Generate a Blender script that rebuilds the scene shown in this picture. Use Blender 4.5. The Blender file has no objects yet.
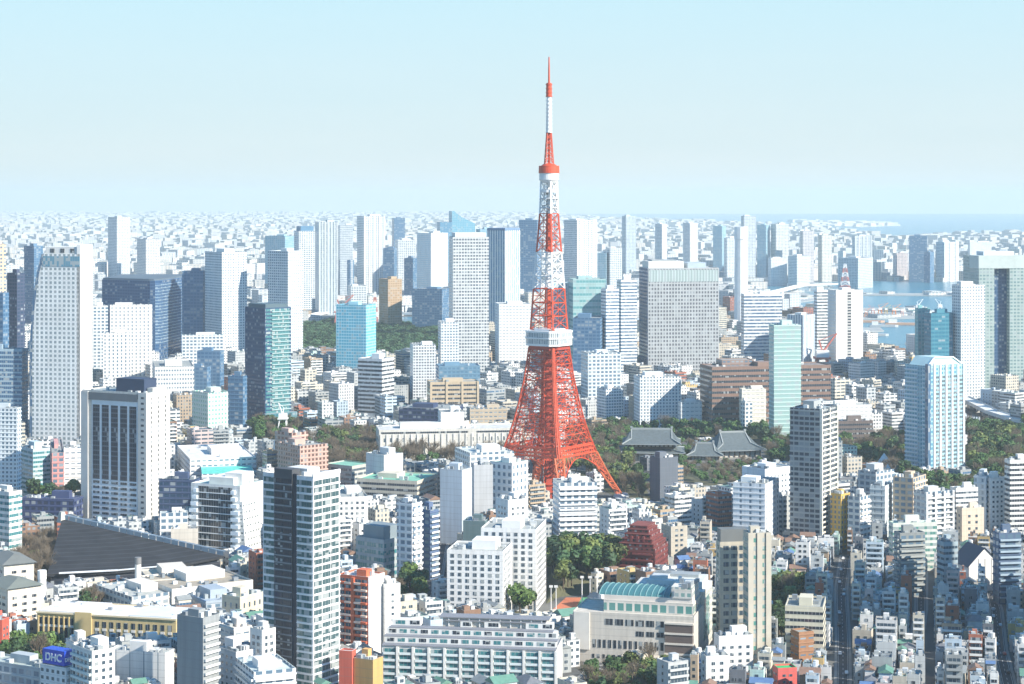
import bpy, bmesh, math, random
import numpy as np
from mathutils import Vector, Matrix
rnd = random.Random(11)
R = math.radians
# ---------------------------------------------------------------- camera, sky, sun, exposure
F, EX, EY, H = 1964.0, 512.0, 199.0, 226.0      # focal length in pixels, eye-level pixel, eye height in metres
sc = bpy.context.scene
COL = sc.collection
cam = bpy.data.objects.new('camera', bpy.data.cameras.new('camera')); COL.objects.link(cam)
cam.location = (0, 0, H); cam.rotation_euler = (R(90), 0, 0)
cam.data.sensor_width = 36; cam.data.lens = F / 1024 * 36
cam.data.shift_y = (EY - 342) / 1024
cam.data.clip_start = 1; cam.data.clip_end = 120000
sc.camera = cam
SUN_EL, SUN_AZ = 33, 121                        # degrees; azimuth clockwise from the view direction
w = bpy.data.worlds.new('World'); sc.world = w; w.use_nodes = True
nt = w.node_tree; bg = nt.nodes['Background']
sky = nt.nodes.new('ShaderNodeTexSky'); sky.sky_type = 'NISHITA'; sky.sun_disc = False
sky.sun_elevation = R(SUN_EL); sky.sun_rotation = R(SUN_AZ); sky.altitude = 0
sky.air_density = 1.0; sky.dust_density = 0.0; sky.ozone_density = 3.0
def _n(typ, **k):
    n = nt.nodes.new(typ)
    for a_, v_ in k.items(): setattr(n, a_, v_)
    return n
# clear blue sky overhead, whitened by winter haze towards the horizon; cool white balance like the photograph's
tint = _n('ShaderNodeMix', data_type='RGBA', blend_type='MULTIPLY'); tint.inputs[0].default_value = 1; tint.inputs[7].default_value = (.034, .104, .132, 1)
nt.links.new(sky.outputs[0], tint.inputs[6])
tcw = _n('ShaderNodeTexCoord'); sxw = _n('ShaderNodeSeparateXYZ'); nt.links.new(tcw.outputs['Generated'], sxw.inputs[0])
mr = _n('ShaderNodeMapRange'); mr.inputs[1].default_value = 0.10; mr.inputs[2].default_value = 0.32; mr.inputs[3].default_value = .95; mr.inputs[4].default_value = .05; nt.links.new(sxw.outputs[2], mr.inputs[0])
hz = _n('ShaderNodeMix', data_type='RGBA'); hz.inputs[7].default_value = (.505, .565, .575, 1); nzw = _n('ShaderNodeTexNoise'); mpw = _n('ShaderNodeMapping'); mpw.inputs['Scale'].default_value = (3, 3, 30); nt.links.new(tcw.outputs['Generated'], mpw.inputs[0]); nt.links.new(mpw.outputs[0], nzw.inputs['Vector']); nzw.inputs['Scale'].default_value = 1.6; nzw.inputs['Detail'].default_value = 5
cl = _n('ShaderNodeMix', data_type='RGBA'); cl.inputs[6].default_value = (.415, .475, .49, 1); cl.inputs[7].default_value = (.47, .505, .51, 1); nt.links.new(nzw.outputs[0], cl.inputs[0]); m2 = _n('ShaderNodeMapRange'); m2.inputs[1].default_value = 0.02; m2.inputs[2].default_value = .105; m2.inputs[3].default_value = 0; m2.inputs[4].default_value = .9; nt.links.new(sxw.outputs[2], m2.inputs[0]); c2 = _n('ShaderNodeMix', data_type='RGBA'); c2.inputs[7].default_value = (.355, .51, .565, 1); nt.links.new(m2.outputs[0], c2.inputs[0]); nt.links.new(cl.outputs[2], c2.inputs[6]); nt.links.new(c2.outputs[2], hz.inputs[7])   # faint streaks of winter haze
nt.links.new(mr.outputs[0], hz.inputs[0]); nt.links.new(tint.outputs[2], hz.inputs[6])
nt.links.new(hz.outputs[2], bg.inputs[0]); bg.inputs[1].default_value = 1.0
sun = bpy.data.objects.new('sun', bpy.data.lights.new('sun', 'SUN')); COL.objects.link(sun)
sun.data.energy = 5.0; sun.data.angle = R(0.5); sun.data.color = (1, 0.92, 0.79)
sd = Vector((math.sin(R(SUN_AZ)) * math.cos(R(SUN_EL)), math.cos(R(SUN_AZ)) * math.cos(R(SUN_EL)), math.sin(R(SUN_EL))))
sun.rotation_euler = sd.to_track_quat('Z', 'Y').to_euler(); sun.location = (500, -300, 900)
vs = sc.view_settings; vs.view_transform = 'Standard'; vs.look = 'None'; vs.gamma = 1; vs.exposure = 0.79
HAZE = 5.7e-5
try:
    c = sc.cycles; c.use_denoising = True; c.max_bounces = 5; c.diffuse_bounces = 2; c.glossy_bounces = 2; c.volume_bounces = 1
    c.transparent_max_bounces = 4; c.caustics_reflective = False; c.caustics_refractive = False
except Exception: pass

def Yb(py): return F * H / (py - EY)
def X(px, Y): return (px - EX) * Y / F
def Zt(py, Y): return max(1.0, H - (py - EY) * Y / F)
def PXg(x, y): return EX + F * x / y
def PYg(y, z=0): return EY + F * (H - z) / y

# ---------------------------------------------------------------- materials
def newmat(name):
    m = bpy.data.materials.new(name); m.use_nodes = True
    t = m.node_tree; t.nodes.clear()
    o = t.nodes.new('ShaderNodeOutputMaterial'); b = t.nodes.new('ShaderNodeBsdfPrincipled')
    t.links.new(b.outputs[0], o.inputs[0])
    return m, t, b
def nd(t, typ, ins=(), **kw):
    n = t.nodes.new(typ)
    for k, v in kw.items(): setattr(n, k, v)
    for k, v in (ins.items() if isinstance(ins, dict) else enumerate(ins)):
        if v is None: continue
        if hasattr(v, 'is_output'): t.links.new(v, n.inputs[k])
        else: n.inputs[k].default_value = v
    return n
def mth(t, op, a, b=None, c=None): return nd(t, 'ShaderNodeMath', (a, b, c), operation=op).outputs[0]
def mixc(t, fac, a, b, mode='MIX'):
    n = t.nodes.new('ShaderNodeMix'); n.data_type = 'RGBA'; n.blend_type = mode
    for i, v in ((0, fac), (6, a), (7, b)):
        if hasattr(v, 'is_output'): t.links.new(v, n.inputs[i])
        else: n.inputs[i].default_value = v if i == 0 else (*v[:3], 1)
    return n.outputs[2]
_m = {}
def pbr(col, rough=0.75, metal=0.0, var=0.18, scale=0.15, name='paint'):
    key = ('pbr', tuple(col), rough, metal, var, scale)
    if key in _m: return _m[key]
    m, t, b = newmat(name)
    geo = nd(t, 'ShaderNodeNewGeometry')
    n = nd(t, 'ShaderNodeTexNoise', {'Vector': geo.outputs['Position'], 'Scale': scale, 'Detail': 4.0})
    k = mth(t, 'MULTIPLY_ADD', n.outputs[0], 2 * var, 1 - var)
    t.links.new(mixc(t, 1.0, (*col, 1), nd(t, 'ShaderNodeCombineColor', (k, k, k)).outputs[0], 'MULTIPLY'), b.inputs['Base Color'])
    b.inputs['Roughness'].default_value = rough; b.inputs['Metallic'].default_value = metal
    _m[key] = m; return m

def glassmat(col=(0.05, 0.08, 0.11), mull=1.8, blind=0.22, frame=(0.35, 0.37, 0.38), fw=0.1, rough=0.12):
    """window glass for a strip: panes of their own tone between mullions, some with a blind down"""
    key = ('gl', tuple(col), mull, blind, tuple(frame), fw)
    if key in _m: return _m[key]
    m, t, b = newmat('window_glass')
    geo = nd(t, 'ShaderNodeNewGeometry')
    sx = nd(t, 'ShaderNodeSeparateXYZ', (geo.outputs['True Normal'],)); sp = nd(t, 'ShaderNodeSeparateXYZ', (geo.outputs['Position'],))
    u = mth(t, 'SUBTRACT', mth(t, 'MULTIPLY', sp.outputs[0], sx.outputs[1]), mth(t, 'MULTIPLY', sp.outputs[1], sx.outputs[0]))
    cu = mth(t, 'DIVIDE', u, mull)
    fr = mth(t, 'LESS_THAN', mth(t, 'FRACT', cu), fw)
    wn = nd(t, 'ShaderNodeTexWhiteNoise', {'Vector': nd(t, 'ShaderNodeCombineXYZ', (mth(t, 'FLOOR', cu), mth(t, 'FLOOR', mth(t, 'DIVIDE', sp.outputs[2], 3.0)), sx.outputs[0])).outputs[0]}, noise_dimensions='3D')
    bl = mth(t, 'MULTIPLY', mth(t, 'GREATER_THAN', wn.outputs[0], 1 - blind), 0.75)
    c1 = mixc(t, bl, col, (0.42, 0.45, 0.45))
    c1 = mixc(t, mth(t, 'MULTIPLY', wn.outputs[1], 0.25) if False else 0.0, c1, c1)
    t.links.new(mixc(t, fr, c1, frame), b.inputs['Base Color'])
    b.inputs['Roughness'].default_value = rough; b.inputs['Specular IOR Level'].default_value = 0.7
    _m[key] = m; return m

def facade(wall=(0.7, 0.7, 0.68), glass=(0.06, 0.09, 0.13), pu=3.4, pv=3.4, fu=0.66, fv=0.55, roof=(0.33, 0.35, 0.35), src=None, blind=0.22, refl=0.6, slab=0.0, u0=0.0):
    """a wall with storeys of windows in it: the grid runs in metres along each face. src: None, 'obj' (colour of the object) or 'attr'"""
    key = ('fac', tuple(wall), tuple(glass), pu, pv, fu, fv, tuple(roof), src, blind, refl, slab, u0)
    if key in _m: return _m[key]
    m, t, b = newmat('facade')
    tc = nd(t, 'ShaderNodeTexCoord'); geo = nd(t, 'ShaderNodeNewGeometry')
    sx = nd(t, 'ShaderNodeSeparateXYZ', (tc.outputs['Normal'],)); sp = nd(t, 'ShaderNodeSeparateXYZ', (tc.outputs['Object'],))
    u = mth(t, 'SUBTRACT', mth(t, 'MULTIPLY', sp.outputs[0], sx.outputs[1]), mth(t, 'MULTIPLY', sp.outputs[1], sx.outputs[0]))
    top = mth(t, 'GREATER_THAN', mth(t, 'ABSOLUTE', sx.outputs[2]), 0.6)
    cu = mth(t, 'ADD', mth(t, 'DIVIDE', u, pu), u0 + 500.0); cv = mth(t, 'DIVIDE', sp.outputs[2], pv)
    inu = mth(t, 'COMPARE', mth(t, 'FRACT', cu), 0.5, fu / 2); inv = mth(t, 'COMPARE', mth(t, 'FRACT', cv), 0.5, fv / 2)
    win = mth(t, 'MULTIPLY', mth(t, 'MULTIPLY', inu, inv), mth(t, 'SUBTRACT', 1.0, top))
    wn = nd(t, 'ShaderNodeTexWhiteNoise', {'Vector': nd(t, 'ShaderNodeCombineXYZ', (mth(t, 'FLOOR', cu), mth(t, 'FLOOR', cv), sx.outputs[0])).outputs[0]}, noise_dimensions='3D')
    bl = mth(t, 'MULTIPLY', mth(t, 'GREATER_THAN', wn.outputs[0], 1 - blind), 0.6)
    g = mixc(t, bl, glass, (0.40, 0.44, 0.46))
    if src == 'obj': wc = nd(t, 'ShaderNodeObjectInfo').outputs['Color']
    elif src == 'attr': wc = nd(t, 'ShaderNodeAttribute', attribute_name='col').outputs['Color']
    else: wc = nd(t, 'ShaderNodeRGB'); wc.outputs[0].default_value = (*wall, 1); wc = wc.outputs[0]
    n1 = nd(t, 'ShaderNodeTexNoise', {'Vector': geo.outputs['Position'], 'Scale': 0.07, 'Detail': 5.0})
    mp = nd(t, 'ShaderNodeMapping', {'Vector': geo.outputs['Position'], 'Scale': (0.9, 0.9, 0.05)})
    n2 = nd(t, 'ShaderNodeTexNoise', {'Vector': mp.outputs[0], 'Scale': 0.6, 'Detail': 3.0})
    k = mth(t, 'MULTIPLY', mth(t, 'MULTIPLY_ADD', n1.outputs[0], 0.24, 0.88), mth(t, 'MULTIPLY_ADD', n2.outputs[0], 0.5, 0.72))
    wc = mixc(t, 1.0, wc, nd(t, 'ShaderNodeCombineColor', (k, k, k)).outputs[0], 'MULTIPLY')
    if True:
        lv = cv if pv < 10 else mth(t, 'DIVIDE', sp.outputs[2], 3.3)
        ln = mth(t, 'MULTIPLY', mth(t, 'LESS_THAN', mth(t, 'FRACT', lv), 0.1), max(slab, .22))
        wc = mixc(t, ln, wc, (0.2, 0.2, 0.2))
    n3 = nd(t, 'ShaderNodeTexNoise', {'Vector': geo.outputs['Position'], 'Scale': 0.25, 'Detail': 5.0})
    k3 = mth(t, 'MULTIPLY_ADD', n3.outputs[0], 0.9, 0.55)
    if src:
        # roofs of the small buildings differ from one to the next
        oi = nd(t, 'ShaderNodeObjectInfo').outputs['Random'] if src == 'obj' else nd(t, 'ShaderNodeAttribute', attribute_name='col').outputs['Alpha']
        ra = nd(t, 'ShaderNodeValToRGB', (oi,)); e = ra.color_ramp; e.interpolation = 'CONSTANT'
        for i, (p, c_) in enumerate(((0, (.38, .39, .38)), (.28, (.25, .27, .27)), (.5, (.50, .50, .48)), (.64, (.18, .27, .24)), (.76, (.33, .31, .27)), (.88, (.14, .17, .20)))):
            q = e.elements[i] if i < 2 else e.elements.new(p)
            q.position = p; q.color = (*c_, 1)
        rc = ra.outputs[0]
    else: rc = roof
    rc = mixc(t, 1.0, rc, nd(t, 'ShaderNodeCombineColor', (k3, k3, k3)).outputs[0], 'MULTIPLY')
    colr = mixc(t, top, mixc(t, win, wc, g), rc)
    t.links.new(colr, b.inputs['Base Color'])
    t.links.new(mth(t, 'MULTIPLY_ADD', win, -0.62, 0.78), b.inputs['Roughness'])
    t.links.new(mth(t, 'MULTIPLY_ADD', win, refl - 0.2, 0.2), b.inputs['Specular IOR Level'])
    _m[key] = m; return m

WHITE = (0.68, 0.68, 0.66); CREAM = (0.66, 0.60, 0.48); TAN = (0.50, 0.40, 0.28); GREY = (0.42, 0.44, 0.45); BEIGE = (0.60, 0.55, 0.46)
PALE = (0.62, 0.66, 0.68); BLUE = (0.05, 0.16, 0.32); NAVY = (0.025, 0.07, 0.16); TEAL = (0.04, 0.20, 0.24); DARK = (0.05, 0.06, 0.075); BROWN = (0.26, 0.15, 0.10); MINT = (0.45, 0.66, 0.60)

# ---------------------------------------------------------------- objects
def setp(o, label=None, cat=None, group=None, kind=None):
    if label: o['label'] = label
    if cat: o['category'] = cat
    if group: o['group'] = group
    if kind: o['kind'] = kind
    return o
def link(name, me, parent=None, loc=(0, 0, 0), rz=0.0, scale=None):
    o = bpy.data.objects.new(name, me); COL.objects.link(o)
    if parent is not None: o.parent = parent
    o.location = loc
    if rz: o.rotation_euler = (0, 0, rz)
    if scale: o.scale = scale
    return o
def empty(name, loc, rz=0.0, **k): return setp(link(name, None, None, loc, rz), **k)
def mesh(name, v, f, mats, mi=None, smooth=False):
    me = bpy.data.meshes.new(name); me.from_pydata(v, [], f)
    for m in (mats if isinstance(mats, (list, tuple)) else [mats]): me.materials.append(m)
    if mi is not None: me.polygons.foreach_set('material_index', mi)
    if smooth: me.polygons.foreach_set('use_smooth', [True] * len(f))
    me.update(); return me
class MB:
    """gathers boxes, bars and polygons into one mesh"""
    def __init__(s): s.v = []; s.f = []
    def quad(s, *p):
        n = len(s.v); s.v += [tuple(q) for q in p]; s.f.append(tuple(range(n, n + len(p))))
    def box(s, x0, y0, z0, x1, y1, z1):
        n = len(s.v)
        s.v += [(x0, y0, z0), (x1, y0, z0), (x1, y1, z0), (x0, y1, z0), (x0, y0, z1), (x1, y0, z1), (x1, y1, z1), (x0, y1, z1)]
        s.f += [tuple(n + i for i in q) for q in ((0, 3, 2, 1), (4, 5, 6, 7), (0, 1, 5, 4), (1, 2, 6, 5), (2, 3, 7, 6), (3, 0, 4, 7))]
        return s
    def bar(s, p, q, w):
        p = Vector(p); q = Vector(q); d = q - p
        if d.length < 1e-6: return s
        d.normalize(); a = d.cross(Vector((0, 0, 1)) if abs(d.z) < 0.95 else Vector((1, 0, 0))).normalized() * w / 2; b = d.cross(a).normalized() * w / 2
        n = len(s.v)
        for c in (p, q): s.v += [tuple(c + a + b), tuple(c - a + b), tuple(c - a - b), tuple(c + a - b)]
        s.f += [tuple(n + i for i in g) for g in ((0, 1, 5, 4), (1, 2, 6, 5), (2, 3, 7, 6), (3, 0, 4, 7), (3, 2, 1, 0), (4, 5, 6, 7))]
        return s
    def prism(s, poly, z0, z1):
        n = len(s.v); k = len(poly)
        s.v += [(x, y, z0) for x, y in poly] + [(x, y, z1) for x, y in poly]
        s.f += [tuple(n + i for i in reversed(range(k))), tuple(n + k + i for i in range(k))]
        s.f += [(n + i, n + (i + 1) % k, n + k + (i + 1) % k, n + k + i) for i in range(k)]
        return s
    def cyl(s, c, r0, r1, z0, z1, k=16):
        n = len(s.v)
        for r, z in ((r0, z0), (r1, z1)): s.v += [(c[0] + r * math.cos(2 * math.pi * i / k), c[1] + r * math.sin(2 * math.pi * i / k), z) for i in range(k)]
        s.f += [(n + i, n + (i + 1) % k, n + k + (i + 1) % k, n + k + i) for i in range(k)] + [tuple(n + k + i for i in range(k)), tuple(n + i for i in reversed(range(k)))]
        return s
    def build(s, name, mat, parent=None, loc=(0, 0, 0), rz=0.0, smooth=False): return link(name, mesh(name, s.v, s.f, mat, smooth=smooth), parent, loc, rz)
_cube = {}
def cube(mat):
    if mat.name not in _cube: _cube[mat.name] = mesh('box', *(lambda b: (b.v, b.f))(MB().box(0, 0, 0, 1, 1, 1)), mat)
    return _cube[mat.name]
def P(root, name, mat, x0, y0, z0, x1, y1, z1):
    """one box-shaped part; a facade keeps its metres, so it gets a mesh of its own"""
    if mat.name.startswith('facade'): return MB().box(0, 0, 0, x1 - x0, y1 - y0, z1 - z0).build(name, mat, root, (x0, y0, z0))
    return link(name, cube(mat), root, (x0, y0, z0), 0, (x1 - x0, y1 - y0, z1 - z0))
def FR(root, name, mat, x0, z0, x1, z1, out=0.15, inn=0.1): return P(root, name, mat, x0, -out, z0, x1, inn, z1)
def FL(root, name, mat, y0, z0, y1, z1, out=0.15, inn=0.1): return P(root, name, mat, -out, y0, z0, inn, y1, z1)
class Win:
    """windows one by one; beyond 100 on one thing the rest is one stuff part"""
    def __init__(s, root, name='window', mat=None): s.root = root; s.n = 0; s.mb = MB(); s.name = name; s.mat = mat or GL['win']
    def add(s, face, u0, z0, u1, z1, out=0.12):
        s.n += 1
        if s.n <= 95: (FR if face == 'r' else FL)(s.root, s.name, s.mat, u0, z0, u1, z1, out, 0.05)
        elif face == 'r': s.mb.box(u0, -out, z0, u1, 0.05, z1)
        else: s.mb.box(-out, u0, z0, 0.05, u1, z1)
    def grid(s, face, length, z0, z1, pitch, fh, ww, wh, m0=None):
        n = max(1, int((length - 0.6) / pitch)); off = (length - n * pitch) / 2 + (pitch - ww) / 2 if m0 is None else m0
        k = max(1, int((z1 - z0) / fh))
        for j in reversed(range(k)):
            for i in range(n): s.add(face, off + i * pitch, z0 + j * fh + (fh - wh) * 0.5, off + i * pitch + ww, z0 + j * fh + (fh + wh) * 0.5)
    def done(s):
        if s.mb.v: setp(s.mb.build('small_' + s.name, s.mat, s.root), kind='stuff')
GL = {'win': glassmat(), 'blue': glassmat((0.05, 0.13, 0.24)), 'teal': glassmat((0.05, 0.20, 0.22)), 'dark': glassmat((0.025, 0.035, 0.05), blind=0.12), 'green': glassmat((0.10, 0.26, 0.22), blind=0.45)}
_bal = {}
def balcony_mesh(length, dep, wallm):
    key = (round(length, 1), dep, wallm.name)
    if key not in _bal:
        b = MB(); t = 0.12
        b.box(0, -dep, 0, length, 0, 0.22); b.box(0, -dep, 0.221, length, -dep + t, 1.15); b.box(0, -dep + t + .001, 0.222, t, 0, 1.14); b.box(length - t, -dep + t + .001, 0.222, length, 0, 1.14)
        _bal[key] = mesh('balcony', b.v, b.f, wallm)
    return _bal[key]
def balcony(root, face, u0, u1, z, dep, wallm):
    me = balcony_mesh(u1 - u0, dep, wallm)
    if face == 'r': return link('balcony', me, root, (u0, 0, z))
    return link('balcony', me, root, (0, u1, z), -math.pi / 2)

def body_mesh(b, a, h, mat, par=0.9, pw=0.35):
    """four walls, a parapet and the sunken roof within it"""
    v = []
    for (i, z) in ((0, 0), (0, h), (pw, h), (pw, h - par)): v += [(i, i, z), (b - i, i, z), (b - i, a - i, z), (i, a - i, z)]
    f = []
    for r in range(3):
        for k in range(4): f.append((4 * r + k, 4 * r + (k + 1) % 4, 4 * r + 4 + (k + 1) % 4, 4 * r + 4 + k))
    f.append((12, 13, 14, 15))
    return mesh('body', v, f, mat)

LM = []         # what the small buildings must keep clear of: footprint, picture rectangle, lowest row that must stay in view
def solve(xl, xc, xr, Y, th):
    c, s = math.cos(th), math.sin(th); Cx = X(xc, Y); kr = (xr - EX) / F; kl = (xl - EX) / F
    b = (kr * Y - Cx) / (c - kr * s); a = (Cx - kl * Y) / (s + kl * c)
    return Cx, b, a
def foot(C, th, b, a, m=0.0):
    c, s = math.cos(th), math.sin(th)
    return [(C[0] + x * c - y * s, C[1] + x * s + y * c) for x, y in ((-m, -m), (b + m, -m), (b + m, a + m), (-m, a + m))]
def note(ref, poly, rect, vb, Y): LM.append(dict(ref=ref, poly=poly, rect=rect, vb=vb, Y=Y, solid=rect[3] - rect[1] < 300))
AC = None
def roof_bits(root, b, a, h, n, seed, wallm, big=True):
    r = random.Random(seed)
    if big and b > 7 and a > 7:
        pw, pa = b * r.uniform(.3, .5), a * r.uniform(.3, .5); px, py = r.uniform(.1, .5) * b, r.uniform(.15, .45) * a
        P(root, 'rooftop_plant_room', wallm, px, py, h - .9, px + pw, py + pa, h + r.uniform(2.2, 4.2))
    for _ in range(n):
        sx, sy, sz = r.uniform(1.2, 3), r.uniform(1.2, 3), r.uniform(1, 2.2)
        x, y = r.uniform(.6, max(.7, b - sx - .6)), r.uniform(.6, max(.7, a - sy - .6))
        P(root, 'rooftop_unit', AC[r.randrange(len(AC))], x, y, h - .9, x + sx, y + sy, h - .9 + sz + .3)
AC = [pbr((.55, .57, .57), .5), pbr((.32, .35, .36), .6), pbr((.7, .7, .68), .6), pbr((.22, .25, .28), .5)]
BMAT = {}
def wallmat(c): return pbr(c, 0.7, name='wall_paint')

def L(name, cat, ref, label, xl, xc, xr, top, base, th=None, Y=None, vb=None, wall=WHITE, glass=(0.06, 0.09, 0.13), pu=3.4, pv=3.4, fu=0.66, fv=0.55, roof=(0.31, 0.33, 0.32), amax=70,
      bands=None, balc=None, piers=None, cap=None, plant=2, slab=0.0, refl=0.6, blind=0.22, amin=8, win=None, plain=False, body='wall', group=None):
    """a box building by its picture edges: near corner at xc, faces out to xl and xr"""
    Y = Y or Yb(base)
    if th is None:
        r = (xc - xl) / max(1, xr - xl); th = math.degrees(math.atan2(r, max(1e-3, 1 - r))); th = min(82, max(8, th))
    th = R(th); Cx, b, a = solve(xl, xc, xr, Y, th)
    b = min(max(b, amin), amax); a = min(max(a, amin), amax)
    h = Zt(top, Y)
    root = empty(name, (Cx, Y, 0), th, label=label, cat=cat, group=group)
    wm = wallmat(wall)
    if plain or bands: fm = facade(wall, glass, 50, 50, 0.0, 0.0, roof)
    else: fm = facade(wall, glass, pu, pv, fu, fv, roof, blind=blind, refl=refl, slab=slab)
    link(body, body_mesh(b, a, h, fm), root)
    if bands:
        fh, fr, gm = bands[:3]; n = int((h - 2) / fh); ins = bands[3] if len(bands) > 3 else 0
        g = GL[gm] if isinstance(gm, str) else gm
        for i in range(n):
            z = h - 1.6 - (i + 1) * fh + fh * (1 - fr) * .5
            if z < 0.3: break
            P(root, 'window_band', g, -.06 + ins, -.06 + ins, z, b + .06 - ins, a + .06 - ins, z + fh * fr)
    if not bands and not win and not plain and fu > 0 and pv < 10 and fv < .9 and Y < 2100:
        sm = wallmat(tuple(min(.78, q * 1.08) for q in wall))
        for i in range(1, int((h - 1) / pv) + 1): P(root, 'floor_slab', sm, -.28, -.28, i * pv - .3, b + .28, a + .28, i * pv + .3)
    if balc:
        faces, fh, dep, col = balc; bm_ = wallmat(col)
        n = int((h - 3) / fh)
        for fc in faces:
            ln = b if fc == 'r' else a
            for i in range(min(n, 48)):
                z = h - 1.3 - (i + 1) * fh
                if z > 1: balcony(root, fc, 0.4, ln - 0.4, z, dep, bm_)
    if piers:
        faces, n, w_, dep, col = piers; pm = wallmat(col)
        for fc in faces:
            ln = b if fc == 'r' else a
            for i in range(n + 1):
                u = i * (ln - w_) / n
                (FR if fc == 'r' else FL)(root, 'pier', pm, u, 0, u + w_, h - .05, dep, .05)
    if win:
        W = Win(root); pitch, fh, ww, wh = win
        W.grid('r', b, .8, h - 1, pitch, fh, ww, wh); W.grid('l', a, .8, h - 1, pitch, fh, ww, wh); W.done()
    if cap:
        ch, ins, col = cap; P(root, 'roof_crown', wallmat(col), ins, ins, h - 1, b - ins, a - ins, h + ch)
    if plant: roof_bits(root, b, a, h, plant + (8 if Y < 1500 else 4 if Y < 2000 else 0), hash(label) % 1000 if False else len(label) * 7 + int(xl), wallmat(tuple(min(.8, x * 1.02) for x in wall)), not cap)
    fp = foot((Cx, Y), th, b, a, 3)
    note(ref, fp, (xl, top, xr, PYg(Y)), vb if vb is not None else PYg(Y) - 4, Y)
    return root, b, a, h
# ---------------------------------------------------------------- ground, water, roads
m, t, b = newmat('city_ground')
geo = nd(t, 'ShaderNodeNewGeometry')
v1 = nd(t, 'ShaderNodeTexVoronoi', {'Vector': geo.outputs['Position'], 'Scale': 0.05}, feature='F1')
n1 = nd(t, 'ShaderNodeTexNoise', {'Vector': geo.outputs['Position'], 'Scale': 0.02, 'Detail': 6.0})
rp = nd(t, 'ShaderNodeValToRGB', (n1.outputs[0],)); e = rp.color_ramp.elements
e[0].position = .35; e[0].color = (.05, .053, .058, 1); e[1].position = .68; e[1].color = (.15, .15, .14, 1)
t.links.new(rp.outputs[0], b.inputs['Base Color']); b.inputs['Roughness'].default_value = .9
GROUND = m
g = MB(); FAR = 30000
xs = [-16000, -3000, -900, 900, 3000, 16000]; ys = [-3000, 500, 1500, 3000, 8000, FAR]
for i in range(5):
    for j in range(5): g.quad((xs[i], ys[j], 0), (xs[i + 1], ys[j], 0), (xs[i + 1], ys[j + 1], 0), (xs[i], ys[j + 1], 0))
setp(g.build('ground', GROUND), kind='structure')

g = MB(); ys = [4300, 9000, 17000, FAR - 20]; xs = [-15000, -4000, 0, 4000, 15000]
for i in range(4):
    for j in range(3): g.quad((xs[i], ys[j], .2), (xs[i + 1], ys[j], .2), (xs[i + 1], ys[j + 1], .2), (xs[i], ys[j + 1], .2))
setp(g.build('distant_land', pbr((.24, .25, .25), .9, var=.4, scale=.006)), kind='structure')
def wpoly(px): return [(X(x, Yb(y)), Yb(y)) for x, y in px]
def inpoly(x, y, poly):
    r = False; j = len(poly) - 1
    for i in range(len(poly)):
        (xi, yi), (xj, yj) = poly[i], poly[j]
        if (yi > y) != (yj > y) and x < (xj - xi) * (y - yi) / (yj - yi) + xi: r = not r
        j = i
    return r
def sheet(name, poly, z, mat, th=None):
    mb = MB()
    if th: mb.prism(poly, z - th, z)
    else: mb.quad(*[(x, y, z) for x, y in poly])
    return setp(mb.build(name, mat), kind='structure')
m, t, b = newmat('sea_water'); WATER = m
b.inputs['Base Color'].default_value = (.028, .17, .25, 1); b.inputs['Roughness'].default_value = .25; b.inputs['Specular IOR Level'].default_value = .4
geo = nd(t, 'ShaderNodeNewGeometry')
n1 = nd(t, 'ShaderNodeTexNoise', {'Vector': geo.outputs['Position'], 'Scale': .05, 'Detail': 6.0})
t.links.new(nd(t, 'ShaderNodeBump', {'Height': n1.outputs[0], 'Strength': .5, 'Distance': 2.0}).outputs[0], b.inputs['Normal'])
SEA = wpoly([(560, 213.85), (1160, 213.85), (1160, 238), (1000, 237), (912, 242), (880, 241), (846, 235), (800, 227.5), (640, 222), (560, 217)])
BAY = wpoly([(742, 285), (868, 281), (1060, 284), (1060, 366), (900, 362), (862, 352), (830, 330), (770, 312)])
CANAL = wpoly([(370, 318), (440, 316), (452, 326), (366, 328)])
CHANNEL = wpoly([(740, 264), (1060, 264), (1060, 276), (740, 275)])
WATERS = [SEA, BAY, CANAL, CHANNEL]
sheet('sea', SEA, .5, WATER); sheet('bay', BAY, .45, WATER); sheet('canal', CANAL, .4, WATER); sheet('ship_channel', CHANNEL, .4, WATER)
QUAY = pbr((.34, .36, .36), .9, scale=.02); PIERS = [wpoly(p) for p in ([(862, 309), (926, 308), (930, 319), (850, 320)], [(862, 294), (1060, 294.5), (1060, 297), (862, 296)], [(862, 329), (880, 328.5), (884, 332), (862, 333)], [(742, 296), (800, 293), (828, 299), (800, 303), (742, 305)])]
for p in PIERS: sheet('quay', p, 2.4, QUAY, 1.9)
ISLE = wpoly([(790, 221.5), (880, 223.5), (893, 226), (860, 227.5), (800, 225)])
PARKG = pbr((.10, .10, .055), .95, var=.5, scale=.05); ASPH = pbr((.045, .048, .055), .9, var=.25); PAVE = pbr((.25, .25, .24), .9); PAINT = pbr((.7, .7, .68), .7, var=.05)
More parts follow.
